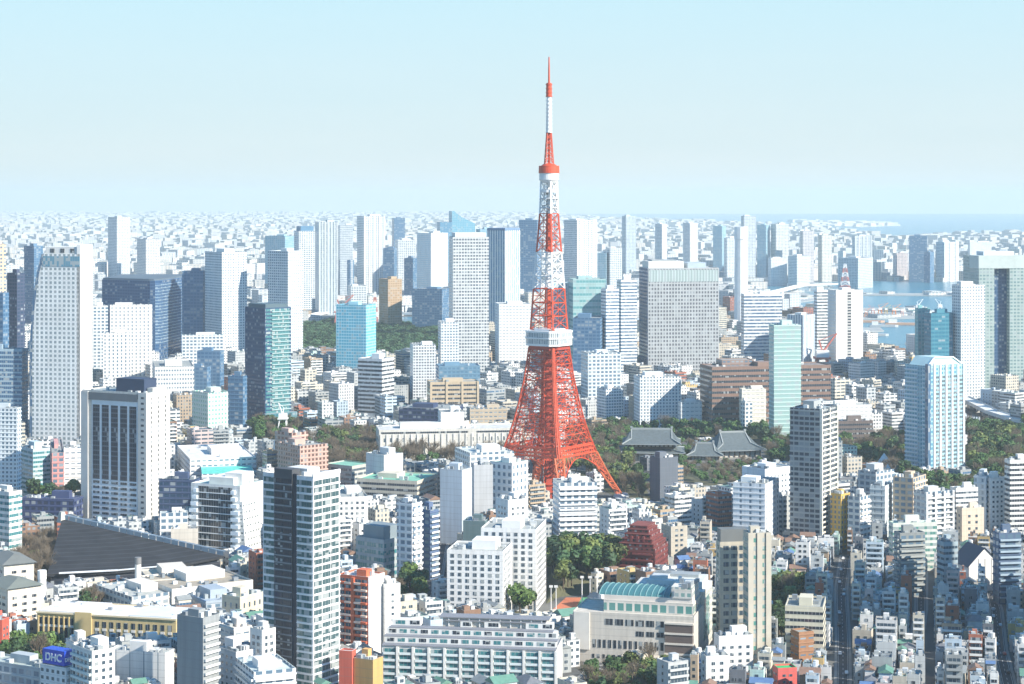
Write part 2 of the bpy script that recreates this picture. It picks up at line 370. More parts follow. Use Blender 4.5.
# roads of the district at the lower right, with pavements, kerbs and painted lines
def road(pts, w, marks=True):
    """pts: centre line in world metres"""
    r, p, k = MB(), MB(), MB()
    for (x0, y0), (x1, y1) in zip(pts, pts[1:]):
        d = Vector((x1 - x0, y1 - y0)); ln = d.length; d.normalize(); n = Vector((-d.y, d.x))
        def q(s0, s1, o0, o1, z): return [(x0 + d.x * s + n.x * o, y0 + d.y * s + n.y * o, z) for s, o in ((s0, o1), (s0, o0), (s1, o0), (s1, o1))]
        r.quad(*q(0, ln, -w / 2, w / 2, .02))
        for sgn in (-1, 1):
            o = sorted((sgn * w / 2, sgn * (w / 2 + 1.3)))
            z = [c[:2] for c in q(0, ln, o[0], o[1], 0)]; p.prism([z[0], z[1], z[2], z[3]][::1], -.1, .14)
        if marks:
            s = 2.0
            while s < ln - 4: k.quad(*q(s, s + 4, -.09, .09, .026)); s += 9
            for sgn in (-1, 1): k.quad(*q(0, ln, sgn * (w / 2 - .5) - .07, sgn * (w / 2 - .5) + .07, .027))
    setp(r.build('road', ASPH), kind='structure'); setp(p.build('pavement', PAVE), kind='structure'); setp(k.build('road_markings', PAINT), kind='structure')
ROADS = []
def addroad(pix, w): 
    pts = wpoly(pix); ROADS.append((pts, w)); road(pts, w)
addroad([(843, 720), (843, 640), (841, 590), (846, 556)], 5.6)
addroad([(915, 650), (921, 610), (922, 560)], 5)
addroad([(1012, 700), (1000, 650), (996, 610), (986, 575)], 5.4)
addroad([(560, 700), (600, 668), (690, 660), (735, 640)], 8)
addroad([(960, 405), (985, 424), (1030, 440)], 26)
addroad([(430, 600), (440, 545), (470, 500)], 9)
def roadclear(x, y, m=3.2):
    for pts, w in ROADS:
        for (x0, y0), (x1, y1) in zip(pts, pts[1:]):
            d = Vector((x1 - x0, y1 - y0)); L2 = d.length_squared; tt = max(0, min(1, ((x - x0) * d.x + (y - y0) * d.y) / L2))
            if math.hypot(x - x0 - tt * d.x, y - y0 - tt * d.y) < w / 2 + m: return False
    return True

# ---------------------------------------------------------------- the lattice tower
def lattice_tower():
    TY = 1480.0; TX = X(549, TY)
    root = empty('lattice_tower', (TX, TY, 0), R(11), label='tall orange and white steel lattice broadcasting tower with two observation decks', cat='tower')
    RED = pbr((.60, .075, .024), .55, var=.35, scale=.25, name='orange_steel'); WHT = pbr((.78, .78, .77), .5, var=.08, name='white_steel'); PINK = pbr((.66, .15, .055), .6, var=.3, name='light_orange_steel')  # legs get a lighter orange than the lattice above them
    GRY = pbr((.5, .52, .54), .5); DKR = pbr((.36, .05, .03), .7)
    zs = [0, 10, 20, 35, 37, 50, 62, 75, 90, 102, 114.5, 128, 145, 159, 175, 186, 200, 215, 226, 239]
    ds = [58.0, 51.0, 44.6, 36.6, 35.8, 30.4, 26.4, 22.9, 19.4, 17.3, 15.5, 14.3, 12.9, 11.9, 10.6, 9.6, 8.3, 7.1, 6.6, 6.3]
    d = lambda z: float(np.interp(z, zs, ds))
    def corner(k, z, f=1.0):
        a = (0, math.pi / 2, math.pi, -math.pi / 2)[k]; return Vector((math.cos(a) * d(z) * f, math.sin(a) * d(z) * f, z))
    # four legs: each a truss of four chords that narrows upwards
    for k in range(4):
        mb = MB(); lv = [0, 6, 12, 18, 24, 30, 35]
        a = (0, math.pi / 2, math.pi, -math.pi / 2)[k]; ox = Vector((math.cos(a), math.sin(a), 0)); oy = Vector((-math.sin(a), math.cos(a), 0))
        def ch(i, z):
            wd = 3.4 + 3.4 * min(1, z / 35); q = ((-1, -1), (1, -1), (1, 1), (-1, 1))[i]
            return corner(k, z) - ox * wd * .5 + (ox * q[0] + oy * q[1]) * wd * .5
        for z0, z1 in zip(lv, lv[1:]):
            for i in range(4):
                j = (i + 1) % 4
                mb.bar(ch(i, z0), ch(i, z1), .8); mb.bar(ch(i, z1), ch(j, z1), .55); mb.bar(ch(i, z0), ch(j, z1), .45); mb.bar(ch(j, z0), ch(i, z1), .45)
        lg = mb.build('leg', PINK, root)
        up = MB(); hv = [35, 50, 62, 75, 90, 102, 114.5]
        for z0, z1 in zip(hv, hv[1:]):
            for i in range(4):
                def cu(i, z):
                    wd = 3.2 - 1.6 * (z - 35) / 80; q = ((-1, -1), (1, -1), (1, 1), (-1, 1))[i]
                    return corner(k, z) - ox * wd * .5 + (ox * q[0] + oy * q[1]) * wd * .5
                up.bar(cu(i, z0), cu(i, z1), .5); up.bar(cu(i, z0), cu((i + 1) % 4, (z0 + z1) / 2), .4); up.bar(cu((i + 1) % 4, (z0 + z1) / 2), cu(i, z1), .4)
        up.build('leg_post', RED, lg)
        ft = MB(); c = corner(k, 0); ft.cyl((c.x - ox.x * 2, c.y - ox.y * 2), 6.5, 5.2, -.3, 2.6, 10); ft.build('leg_footing', GRY, lg)
    # arches between the legs, up to the first girder
    for k in range(4):
        mb = MB(); A0 = corner(k, 12); B0 = corner((k + 1) % 4, 12); n = 14; prev = None
        for i in range(n + 1):
            s = i / n; zz = 12 + 21 * math.sin(math.pi * s) ** .6; wz = d(zz) / d(12)
            p = A0.lerp(B0, s); p = Vector((p.x * wz, p.y * wz, zz))
            tp = corner(k, 36).lerp(corner((k + 1) % 4, 36), s)
            if prev: mb.bar(prev[0], p, .6); mb.bar(prev[0], tp, .28); mb.bar(p, tp, .28)
            prev = (p, tp)
        mb.build('arch', RED, root)
    # lattice panels, one for each face and stage
    stages = [(35, 42, RED), (42, 50, RED), (50, 56, RED), (56, 62, RED), (62, 69, RED), (69, 75, RED), (75, 82, RED), (82, 90, RED), (90, 96, RED), (96, 102, RED), (102, 108, RED), (108, 114.5, RED),
              (128, 138, RED), (138, 148, RED), (148, 158.5, RED), (158.5, 168, WHT), (168, 177, WHT), (177, 186, WHT), (186, 195, RED), (195, 205, RED), (205, 215, RED), (215, 223, WHT), (223, 231, WHT), (231, 239, WHT)]
    for z0, z1, mt in stages:
        lo = z0 < 120; nb = 4 if z0 < 62 else 3 if z0 < 90 else 2 if lo else 1
        wb = .36 if lo else .40
        pin = 1.0
        for k in range(4):
            mb = MB(); a0, a1 = corner(k, z0), corner(k, z1); b0, b1 = corner((k + 1) % 4, z0), corner((k + 1) % 4, z1)
            mb.bar(a1, b1, wb * 1.5); mb.bar(a0, b0, wb * (1.9 if z0 in (35, 62, 90) else 1.1)); mb.bar(a0.lerp(a1, .5), b0.lerp(b1, .5), wb * .7)
            for i in range(nb):
                s0, s1 = i / nb, (i + 1) / nb
                mb.bar(a0.lerp(b0, s0), a1.lerp(b1, s1), wb); mb.bar(a0.lerp(b0, s1), a1.lerp(b1, s0), wb)
                if i: mb.bar(a0.lerp(b0, s0), a1.lerp(b1, s0), wb * .9)
            mb.bar(a0, a1, 1.0 if lo else 1.1)
            # inner frame that fills the depth of the tower
            c0, c1 = a0 * .55, a1 * .55; e0, e1 = b0 * .55, b1 * .55; c0.z = e0.z = z0; c1.z = e1.z = z1
            mb.bar(c0, c1, wb); mb.bar(c1, e1, wb)
            mb.build('lattice_panel', mt, root)
    # stiff belt of girders at the first stage
    bt = MB()
    for k in range(4):
        for z in (35.5, 38, 41): bt.bar(corner(k, z), corner((k + 1) % 4, z), 1.1)
        for i in range(16):
            bt.bar(corner(k, 35.5).lerp(corner((k + 1) % 4, 35.5), i / 16), corner(k, 41).lerp(corner((k + 1) % 4, 41), (i + 1) / 16), .5)
    bt.build('belt_girder', RED, root)
    # lift shaft in the middle, with its own frame
    sh = MB(); sh.box(-2.7, -2.7, 0, 2.7, 2.7, 114); sb = sh.build('lift_shaft', pbr((.40, .055, .03), .8, var=.3), root)
    fr = MB()
    for z in range(6, 114, 6):
        for s in (-1, 1):
            fr.bar((-4.6, 4.6 * s, z), (4.6, 4.6 * s, z), .5); fr.bar((4.6 * s, -4.6, z), (4.6 * s, 4.6, z), .5); fr.bar((-4.6, 4.6 * s, z), (4.6, 4.6 * s, z + 6), .35); fr.bar((4.6 * s, 4.6, z), (4.6 * s, -4.6, z + 6), .35)
    for sx in (-4.6, 4.6):
        for sy in (-4.6, 4.6): fr.bar((sx, sy, 0), (sx, sy, 114), .7)
    fr.build('shaft_frame', RED, sb)
    uq = MB(); uq.box(-1.2, -1.2, 128, 1.2, 1.2, 158); uq.build('upper_shaft', RED, root)
    uq = MB(); uq.box(-.9, -.9, 186, .9, .9, 215); uq.build('upper_shaft', RED, root)
    uq = MB(); uq.box(-.8, -.8, 158, .8, .8, 186); uq.box(-.8, -.8, 215, .8, .8, 239); uq.build('upper_shaft', WHT, root)
    # main deck: two glazed storeys
    md = MB(); q = lambda r: [(r, -r * .0), (0, r), (-r, 0), (0, -r)]
    def sq(r, c=.22): return [(r, -r * c), (r, r * c), (r * c, r), (-r * c, r), (-r, r * c), (-r, -r * c), (-r * c, -r), (r * c, -r)]
    dk = MB(); dk.prism(sq(17.0), 116, 117.6); dk.prism(sq(17.8), 121.3, 122.3); dk.prism(sq(17.4), 125.8, 127.2); dk.prism(sq(12), 127.2, 128.4)
    dko = dk.build('main_deck', WHT, root)
    for z0, z1, r in ((117.6, 121.3, 17.2), (122.3, 125.8, 17.2)):
        mb = MB(); mb.prism(sq(r), z0 + .01, z1 - .01); mb.build('window_band', glassmat((.22, .27, .30), 1.5, .4, (.75, .75, .73), .3), dko)
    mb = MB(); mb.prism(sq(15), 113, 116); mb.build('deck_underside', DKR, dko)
    # top deck and its equipment
    td = MB(); td.cyl((0, 0), 5.6, 7.4, 238, 240.5, 24); td.cyl((0, 0), 7.4, 7.4, 240.5, 245.5, 24); tdo = td.build('top_deck', WHT, root)
    mb = MB(); mb.cyl((0, 0), 7.9, 7.7, 245.5, 251, 24); mb.cyl((0, 0), 6.2, 4, 251, 252.5, 24); mb.build('deck_roof', RED, tdo)
    for z, r, s in ((219, 6.2, 1), (226, 7.0, 1), (231, 6.4, 2)):
        mb = MB(); mb.cyl((0, 0), r, r, z, z + s, 18); mb.build('service_platform', GRY if s == 1 else WHT, root)
    for i in range(14):
        z = rnd.choice([136, 141, 147, 164, 172, 182, 192, 199, 208, 220.5, 228, 233]); k = rnd.randrange(4); s = rnd.uniform(.2, .8)
        p = corner(k, z).lerp(corner((k + 1) % 4, z), s) * 1.05; p.z = z
        mb = MB(); mb.cyl((p.x, p.y), .4, 1.2, z - .2, z + .9, 10); mb.build('dish_antenna', WHT, root)
    for i in range(10):
        z = rnd.uniform(217, 234); a = rnd.uniform(0, 6.28)
        mb = MB(); mb.box(6.1 * math.cos(a) - .6, 6.1 * math.sin(a) - .6, z, 6.1 * math.cos(a) + .6, 6.1 * math.sin(a) + .6, z + 3); mb.build('antenna_panel', rnd.choice([WHT, GRY]), root)
    # mast
    ms = MB()
    for z0, z1 in zip(range(252, 276, 4), range(256, 280, 4)):
        for i in range(4):
            c4 = [(-1, -1), (1, -1), (1, 1), (-1, 1)]; r0 = 3.0 - (z0 - 252) * .06; r1 = 3.0 - (z1 - 252) * .06; a, b_ = c4[i], c4[(i + 1) % 4]
            ms.bar((a[0] * r0, a[1] * r0, z0), (a[0] * r1, a[1] * r1, z1), .6); ms.bar((a[0] * r0, a[1] * r0, z0), (b_[0] * r1, b_[1] * r1, z1), .4); ms.bar((a[0] * r1, a[1] * r1, z1), (b_[0] * r1, b_[1] * r1, z1), .4)
    ms.cyl((0, 0), 1.1, .9, 252, 276, 10)
    mo = ms.build('mast', RED, root)
    for nm, mt, r0, r1, z0, z1 in (('mast_segment', WHT, 2.3, 1.8, 276, 303), ('mast_segment', RED, 2.3, 2.1, 303, 313.4), ('mast_tip', RED, .8, .65, 313.4, 326), ('mast_tip', RED, .6, .45, 326, 333)):
        mb = MB(); mb.cyl((0, 0), r0, r1, z0, z1, 12)
        if nm == 'mast_segment':
            for z in np.arange(z0, z1, 3.0): mb.cyl((0, 0), r0 + .35, r0 + .35, z, z + .5, 12)
        mb.build(nm, mt, mo)
    note('orange lattice tower', [(TX + p[0], TY + p[1]) for p in ((-60, 0), (0, -60), (60, 0), (0, 60))], (505, 58, 600, 499), 476, TY - 40)
    LM.append(dict(ref='', poly=[(TX + 48, TY - 10), (TX + 62, TY - 10), (TX + 62, TY + 20), (TX + 48, TY + 20)], rect=(598, 450, 628, 496), vb=493, Y=TY - 12))
lattice_tower()
# ---------------------------------------------------------------- towers of the skyline, far to near
LGT = (.74, .76, .76); FG = (.12, .19, .26)
def T(ref, label, xl, xc, xr, top, base, name='tower_block', cat='tower block', **k):
    k.setdefault('wall', LGT); k.setdefault('glass', FG); k.setdefault('pu', 4.5); k.setdefault('pv', 4.0); k.setdefault('plant', 1); k.setdefault('amax', 90)
    return L(name, cat, ref, label, xl, xc, xr, top, base, **k)
BG = dict(wall=(.10, .20, .32), glass=(.05, .13, .24), fu=.8, fv=.6)      # blue glass skins, and the shade colour given to some unlit blocks
CG = dict(wall=(.30, .46, .55), glass=(.12, .28, .38), fu=.7, fv=.55)     # pale cyan glass skins
T('tall pale tower far back', 'pale slab tower with blue flank, highest of the towers beyond the curved blue office', 108, 117, 130, 217, 285)
T('pinkish far tower', 'pinkish white slab tower with blue shaded flank beyond the curved blue office', 137, 146, 160, 239, 287, wall=(.72, .68, .66))
T('', 'bluish slab tower just behind the tapering white grid tower', 24, 34, 43, 246, 330, **BG)
T('orange edge tower', 'cream orange tower cut off by the edge of the view', -16, -4, 6, 244, 410, wall=(.72, .52, .34), vb=350)
T('', 'dark blue glass tower with a purple sheen beside the tapering white grid tower', 7, 17, 25, 273, 400, wall=(.05, .07, .13), glass=(.03, .06, .11), vb=345)
T('', 'narrow dark blue tower behind the edge glass tower', -18, 3, 9, 293, 425, vb=348, **BG)
T('edge glass tower', 'blue glass tower with pale floor lines at the very edge of the view', -30, 22, 28, 349, 452, vb=408, bands=(3.9, .6, 'blue'), wall=(.34, .45, .52))
T('', 'dark blue slab office attached behind the curved blue office', 182, 203, 208, 271, 372, vb=330, **BG)
T('twin shafted white tower', 'white twin shafted residential tower with fine window grid behind the small domed hotel', 205, 222, 247, 252, 375, vb=348, pu=3.6, pv=3.4, fu=.55, fv=.5)
T('white grid tower', 'white residential tower with blue gridded flank behind the dark teal tower', 268, 288, 303, 251, 377, vb=352, pu=3.6, pv=3.4, fu=.6, fv=.5)
T('', 'pale tower with blue flank just behind the white grid tower', 265, 285, 294, 236, 310, vb=255, **CG)
T('', 'white tower topped with a blue glass crown between two grey towers', 294, 299, 316, 231, 315, cap=(9, 4, (.10, .24, .38)))
T('tall grey ribbed tower', 'tall grey white ribbed tower, the left one of the ribbed pair', 315, 319, 338, 222, 320, wall=(.55, .60, .62), pu=3.2, fu=.5, fv=.8, piers=('r', 6, 1.5, .8, (.66, .7, .7)))
T('', 'narrow paler ribbed tower beside the tall grey ribbed tower', 338, 340, 353, 225, 300, wall=(.62, .66, .68))
T('white sunlit far tower', 'white sunlit tower with narrow blue flank standing clear on the skyline', 357, 364, 385, 216, 298, piers=('r', 4, 2.5, 1, (.76, .76, .75)))
T('', 'slim blue tower on the skyline beside the white sunlit far tower', 392, 394, 405, 218, 280, **BG)
T('', 'low white tower block in front of the slim blue skyline tower', 395, 398, 416, 240, 295)
T('', 'dark blue office block between the white sunlit far tower and the cyan flanked tower', 383, 394, 397, 248, 300, **BG)
T('cyan flanked white tower', 'plain white tower with a broad cyan glass flank', 417, 431, 448, 233, 308, fv=.2, **{'glass': (.3, .5, .6)})
T('', 'shaded blue block standing before the cyan flanked white tower', 404, 413, 418, 258, 300, **BG)
T('grey gridded slab tower', 'tall grey white gridded slab tower with a stepped crown', 449, 453, 489, 237, 388, vb=358, pu=3.4, pv=3.9, fu=.72, fv=.55, wall=(.66, .67, .66), glass=(.10, .13, .17), cap=(5, 3, (.7, .71, .7)))
T('striped tower near the mast', 'white tower with blue vertical stripes, just behind the grey gridded slab tower', 487, 505, 520, 230, 345, vb=300, pu=5, fu=.45, fv=1.0, glass=(.12, .25, .40), cap=(3, 0, (.16, .26, .42)))
T('', 'dark roofed pale office behind the grey gridded slab tower', 476, 480, 492, 229, 300, **CG)
T('cyan wrapped office', 'bright cyan glass office with pale floor lines standing before the wooded garden', 336, 366, 376, 305, 388, vb=362, wall=(.34, .62, .72), glass=(.06, .36, .52), pu=3.2, pv=3.6, fu=.75, fv=.6)
T('orange brown tower', 'orange brown tower with shaded blue flank beyond the garden', 379, 388, 402, 279, 332, wall=(.46, .34, .22), glass=(.3, .2, .12))
T('', 'narrow white gridded block standing at the foot of the grey gridded slab tower', 438, 441, 459, 322, 402, vb=362, pu=3.2, pv=3.2)
T('', 'white gridded office in front of the garden trees', 410, 413, 436, 345, 405, pu=3, pv=3.2, glass=(.1, .12, .16))
T('', 'long dark blue low office beyond the garden', 412, 442, 453, 289, 334, **BG)
T('', 'white low block at the foot of the far ribbed towers', 348, 351, 367, 286, 328)
T('', 'dark blue shaded block between the ribbed pair and the cyan flanked tower', 339, 350, 354, 260, 300, **BG)  # its shade is given by the blue skin colour
T('blue tower beside the mast', 'blue glass tower rising just behind the lattice tower', 519, 537, 541, 220, 315, vb=290, **BG)
T('tall white tower past the mast', 'white tower with dark blue flank beyond the upper lattice of the steel tower', 564, 577, 597, 220, 305, piers=('r', 5, 1.6, .8, (.77, .76, .73)))
T('', 'small blue tower beside the tall white tower past the mast', 597, 606, 609, 253, 300, **CG)
T('', 'stepped pale block behind the green glass office', 607, 610, 622, 248, 300)
T('', 'slim pale grey tower alone on the far shore skyline', 622, 626, 636, 216, 278, wall=(.55, .62, .66))
T('', 'thin white tower above the shaded end of the big grey office slab', 655, 662, 667, 224, 276)
T('', 'pale grey twin stripe tower above the middle of the big grey office slab', 683, 690, 698, 223, 273)
T('', 'small blue grey tower above the far corner of the big grey office slab', 713, 722, 726, 226, 276, **CG)
T('', 'short white block beside the white incinerator chimney', 724, 727, 738, 238, 282)
T('', 'pale grey tower directly behind the white incinerator chimney', 741, 744, 756, 216, 282, wall=(.62, .66, .68))
T('', 'pale tower with dark blue flank, second past the incinerator chimney', 757, 766, 770, 225, 282, **CG)
T('', 'pale cream tower, third past the incinerator chimney', 771, 776, 789, 224, 282, wall=(.70, .70, .66))
T('', 'pinkish tower on the far shore with a small stepped top', 800, 803, 814, 231, 283, wall=(.70, .64, .62))
T('', 'cream tower with blue flank on the far shore beside the pinkish tower', 818, 822, 832, 235, 282, wall=(.72, .68, .58))
T('', 'broad grey white tower on the far shore before the sea', 852, 855, 872, 236, 285, wall=(.64, .66, .66), piers=('r', 4, 2, .8, (.74, .74, .74)))
T('dark blue shore tower', 'dark blue glass tower alone on the shore under the sea horizon', 909, 927, 931, 236, 282, **BG)
T('', 'lower blue annex joined to the dark blue shore tower', 924, 930, 934, 252, 283, **BG)
T('', 'pair shafted white block beside the dark blue shore tower', 936, 944, 958, 242, 282, piers=('r', 2, 8, 2, (.76, .76, .74)))
T('', 'long low pale warehouse on the shore at the edge of the sea', 968, 970, 995, 242, 262, th=20)
T('', 'low grey curved hall in front of the far shore towers', 768, 771, 787, 258, 286, fv=.2)
T('', 'wide pale office by the ship channel', 788, 797, 810, 256, 287)
T('', 'wide grey white office block below the broad grey shore tower', 838, 858, 873, 258, 289, wall=(.6, .64, .66))
T('', 'small pink office on the shore near the dark blue shore tower', 893, 896, 908, 253, 280, wall=(.7, .6, .58))
T('green glass office', 'pale green glass office with a dark blue lower block before it', 568, 573, 606, 279, 382, vb=345, wall=(.34, .50, .50), glass=(.12, .32, .34), pu=4, pv=8, fu=.9, fv=.35)
T('', 'dark blue glass lower block in front of the green glass office', 573, 600, 604, 318, 392, vb=357, **BG)
T('', 'cyan striped glass tower directly behind the main deck of the lattice tower', 545, 549, 573, 283, 380, vb=350, wall=(.55, .66, .70), glass=(.16, .34, .42), pu=3, fu=.6, fv=.8)
T('white striped office', 'white striped stepped office beside the big grey slab, its lower wing', 601, 606, 619, 289, 390, vb=350, bands=(4, .45, 'blue'))
T('', 'white striped stepped office beside the big grey slab, its taller wing', 617, 621, 637, 280, 384, vb=348, bands=(4, .45, 'blue'))
T('', 'white block half hidden behind the upper lattice of the steel tower', 495, 499, 531, 304, 368, fv=.15)
T('white banded round ended office', 'white horizontally banded office beyond the big grey slab', 741, 744, 782, 294, 378, vb=345, bands=(4.2, .5, 'blue'), wall=(.76, .77, .77))
bay_ = T('white tower by the bay', 'white tower with one dark stripe of windows up its broad front, before the bay', 828, 836, 863, 290, 383, vb=360, fu=0.0, wall=(.74, .73, .70))
T('', 'slim white banded tower adjoining the white tower by the bay', 814, 817, 830, 290, 378, vb=330, bands=(4, .45, 'win'))
T('teal glass cube office', 'teal and navy glass office beside the slim white tower, by the bay', 924, 931, 953, 313, 402, vb=352, wall=(.05, .22, .30), glass=(.03, .16, .24), pv=4.4, fv=.5, fu=.9)
T('', 'paler teal glass office standing behind the teal glass cube office', 915, 918, 930, 308, 398, vb=340, wall=(.20, .42, .44), glass=(.1, .3, .34))
T('white gridded bay tower', 'white gridded residential tower with a blue flank beside the notched tower', 952, 961, 985, 285, 402, vb=385, pu=3.6, pv=3.4, fu=.5, fv=.55)
T('', 'pale grey office with vertical blue stripes beyond the mint glass tower', 787, 803, 815, 315, 384, vb=350, pu=3.5, fu=.5, fv=1.0, glass=(.12, .22, .34))
T('mint glass tower', 'pale mint glass tower with fine floor lines rising by the brown office', 769, 774, 801, 325, 445, vb=430, wall=(.48, .62, .58), glass=(.32, .48, .46), pu=4, pv=3.9, fu=1.0, fv=.62, refl=.9, blind=.25)
T('', 'small white tower between the curved blue office and the tapering grid tower', 90, 93, 108, 306, 392, vb=355)
T('white stepped hotel', 'white stepped hotel block below the curved blue office', 106, 110, 152, 305, 398, vb=362, pu=4.5, fu=.3, wall=(.78, .76, .72))
T('', 'lower white wing in front of the white stepped hotel', 99, 103, 130, 333, 403, vb=362, pu=4.5, fu=.35, wall=(.78, .76, .72))
T('small domed hotel', 'white low hotel with green roof between two stubby towers', 179, 182, 224, 335, 386, vb=352, roof=(.30, .48, .42))
T('', 'white dotted office with rows of small dark windows beyond the dark bay tower', 152, 155, 194, 367, 412, vb=395, th=12, pu=2.8, pv=4.6, fu=.6, fv=.4, wall=(.72, .71, .68))
T('', 'blue shaded office slab beside the white dotted office', 190, 207, 211, 367, 408, vb=392, **BG)  # blue skin here paints in the shade on the slab
T('', 'deep blue shaded office behind the small mint fronted office', 197, 220, 224, 351, 402, vb=380, **BG)
T('mint fronted office', 'small office with white gridded flank and mint glass front', 192, 208, 228, 393, 443, vb=430, wall=(.62, .70, .64), glass=(.20, .44, .36), pu=3.4, pv=4, fu=.6, fv=.5)
T('', 'dark blue office in shade between the mint fronted office and the dark teal tower', 228, 243, 247, 376, 432, **BG)  # dark blue stands for the shade lying on this block
T('brown long office', 'long brown brick office with horizontal window stripes', 700, 712, 831, 367, 432, vb=400, th=12, amax=140, bands=(5.2, .42, 'dark'), wall=(.25, .165, .13), roof=(.26, .22, .2), plant=4)
T('', 'brown upper storeys set back on top of the brown long office', 716, 722, 754, 360, 429, vb=364, wall=(.29, .21, .18), fv=.4, plant=0)
T('', 'beige white block standing before the brown long office', 739, 742, 766, 389, 434, vb=415, fv=.1, wall=(.74, .70, .62))
T('', 'narrow white slab standing before the brown long office, taller than its neighbours', 742, 745, 752, 402, 436, wall=(.77, .75, .72))
T('', 'white stepped apartment block near the temple, at the foot of the big grey slab', 634, 640, 681, 377, 428, vb=424, pu=3.2, pv=3.2, fu=.45)
T('', 'plain white block next to the wooded temple grounds', 678, 681, 702, 402, 430, vb=424, fv=.12)
T('', 'white tall block with tinted flank just beyond the lattice tower legs', 581, 588, 621, 353, 412, vb=400, wall=(.66, .71, .72))
T('', 'white lower apartment block with brown flank beyond the lattice tower leg', 597, 606, 623, 389, 424, pu=3, pv=3)
T('tan office', 'tan office with three bays of windows above a dark podium', 427, 430, 479, 382, 424, vb=406, th=10, bands=(4.4, .4, 'dark'), piers=('r', 3, 2.2, .8, TAN), wall=TAN)
T('', 'steel blue roofed hall directly behind the tan office', 436, 439, 480, 366, 412, vb=381, wall=(.14, .26, .36), glass=(.1, .2, .3), roof=(.14, .25, .34), plant=3)
T('', 'long dark navy building below the tan office', 399, 448, 463, 409, 437, vb=425, wall=(.04, .06, .13), glass=(.02, .04, .08))
T('', 'low tan hall beside the lattice tower leg with a narrow window slot', 467, 470, 507, 408, 436, vb=424, th=12, wall=(.48, .40, .30), fv=.25)
T('white striped tall office', 'white office with strong horizontal stripes and lit flank, among apartment blocks', 358, 382, 394, 359, 418, vb=396, bands=(4.3, .5, 'dark'), wall=(.76, .77, .77))
T('pink brown gridded block', 'pinkish brown gridded building with deep window bays', 277, 300, 328, 446, 494, vb=476, wall=(.52, .36, .30), glass=(.12, .07, .06), pu=3.4, pv=3.4, fu=.55, fv=.55, name='apartment_block', cat='apartment block')
T('', 'taller pinkish wing behind the pink brown gridded block', 275, 292, 308, 433, 488, vb=447, wall=(.55, .38, .32), glass=(.14, .08, .07), name='apartment_block', cat='apartment block')
T('', 'low office with green roof between bare trees and the pink brown block', 325, 352, 371, 466, 492, wall=(.46, .46, .42), roof=(.22, .46, .36), bands=(3.6, .5, 'win'), plant=0)
T('green roofed office', 'broad low office with green roof and white plant tower', 357, 417, 438, 481, 508, vb=500, wall=(.58, .53, .44), roof=(.20, .46, .35), bands=(3.8, .45, 'dark'), plant=5)
T('', 'white windowless plant tower standing on the green roofed office block', 366, 384, 403, 455, 500, vb=471, fu=0, wall=(.66, .68, .68))
inst_ = T('long white institute', 'very long white low building with dark attic windows beyond bare trees', 376, 379, 522, 430, 460, vb=450, th=8, amax=180, win=(5.5, 6.5, 1.4, 3.4), plain=True, wall=(.64, .62, .57), roof=(.56, .56, .54), plant=4)
T('', 'white cube shaped top storey rising over the long white institute', 438, 441, 464, 412, 456, vb=430, fu=0.05, wall=(.76, .75, .72))
T('white wing beside the arch block', 'white office wing with punched windows and diagonally striped flank near the lattice tower', 490, 512, 528, 463, 530, vb=515, wall=(.76, .76, .75), pu=4.4, pv=5, fu=.5, fv=.5, roof=(.30, .46, .40))
T('', 'pale blue ended office block with tall dark arch near the lattice tower', 440, 462, 472, 470, 545, vb=535, fu=0, wall=(.52, .58, .64))
T('grey windowless slab', 'grey windowless slab standing between two white wings near the lattice tower', 471, 474, 493, 465, 536, vb=515, fu=0, wall=(.50, .51, .52))
T('', 'white flat roofed wing behind the grey windowless slab', 455, 470, 514, 453, 512, vb=466, wall=(.74, .74, .72), roof=(.56, .6, .58))
T('white block with dark stripe', 'white balconied block with one dark stripe under an orange mark, before the lattice tower', 553, 559, 597, 483, 550, vb=540, wall=(.76, .76, .76), balc=('r', 3.3, 1.2, (.77, .77, .77)), name='apartment_block', cat='apartment block')
T('dark granite block', 'dark granite block with blank grey front before the temple roof', 650, 660, 678, 458, 506, vb=482, fu=0, wall=(.13, .15, .18), roof=(.2, .22, .24))
T('', 'pale blue office with punched windows behind the tall white clinic', 742, 765, 792, 469, 535, vb=485, wall=(.70, .74, .78), win=(3.6, 3.6, 1.2, 1.4), plain=True)
T('tall white clinic', 'tall white building with a blank blue shaded flank and dotted window column', 733, 765, 779, 484, 550, vb=540, wall=(.74, .77, .80), fu=.22, pu=6.5, pv=3.6)
T('dark residential tower', 'tall dark shaded residential tower with a cream balconied lit face', 790, 820, 836, 409, 550, th=60, vb=535, wall=(.34, .36, .36), glass=(.03, .05, .08), pu=3.6, pv=3.3, fu=.8, fv=.6, balc=('r', 3.3, 1.4, (.74, .70, .60)), piers=('r', 2, 1.2, 1.5, (.74, .70, .60)), roof=(.3, .36, .38), name='apartment_tower', cat='apartment tower')  # shade of the broad flank is put into the dark wall colour
T('', 'white exhibition hall with flat roof behind the hotel gardens', 820, 826, 872, 405, 445, vb=420, fv=.08, wall=(.78, .76, .73))
T('', 'low dark hall directly in front of the white exhibition hall', 834, 838, 873, 421, 450, vb=438, th=10, wall=(.16, .13, .12), glass=(.04, .04, .05), bands=(4, .4, 'dark'), roof=(.5, .5, .48))
AP = dict(name='apartment_block', cat='apartment block')
T('', 'grey flat block with white top floor before the glass hotel tower', 858, 876, 894, 472, 535, vb=490, wall=(.56, .58, .58), **AP)
T('', 'pale blue blank ended block before the glass hotel tower', 870, 885, 892, 486, 545, vb=522, fu=.12, wall=(.60, .66, .68), **AP)
T('', 'tan apartment tower with dark shaded flank before the glass hotel tower', 893, 913, 926, 478, 545, vb=520, wall=(.56, .44, .32), balc=('r', 3.2, 1.3, (.70, .62, .50)), **AP)
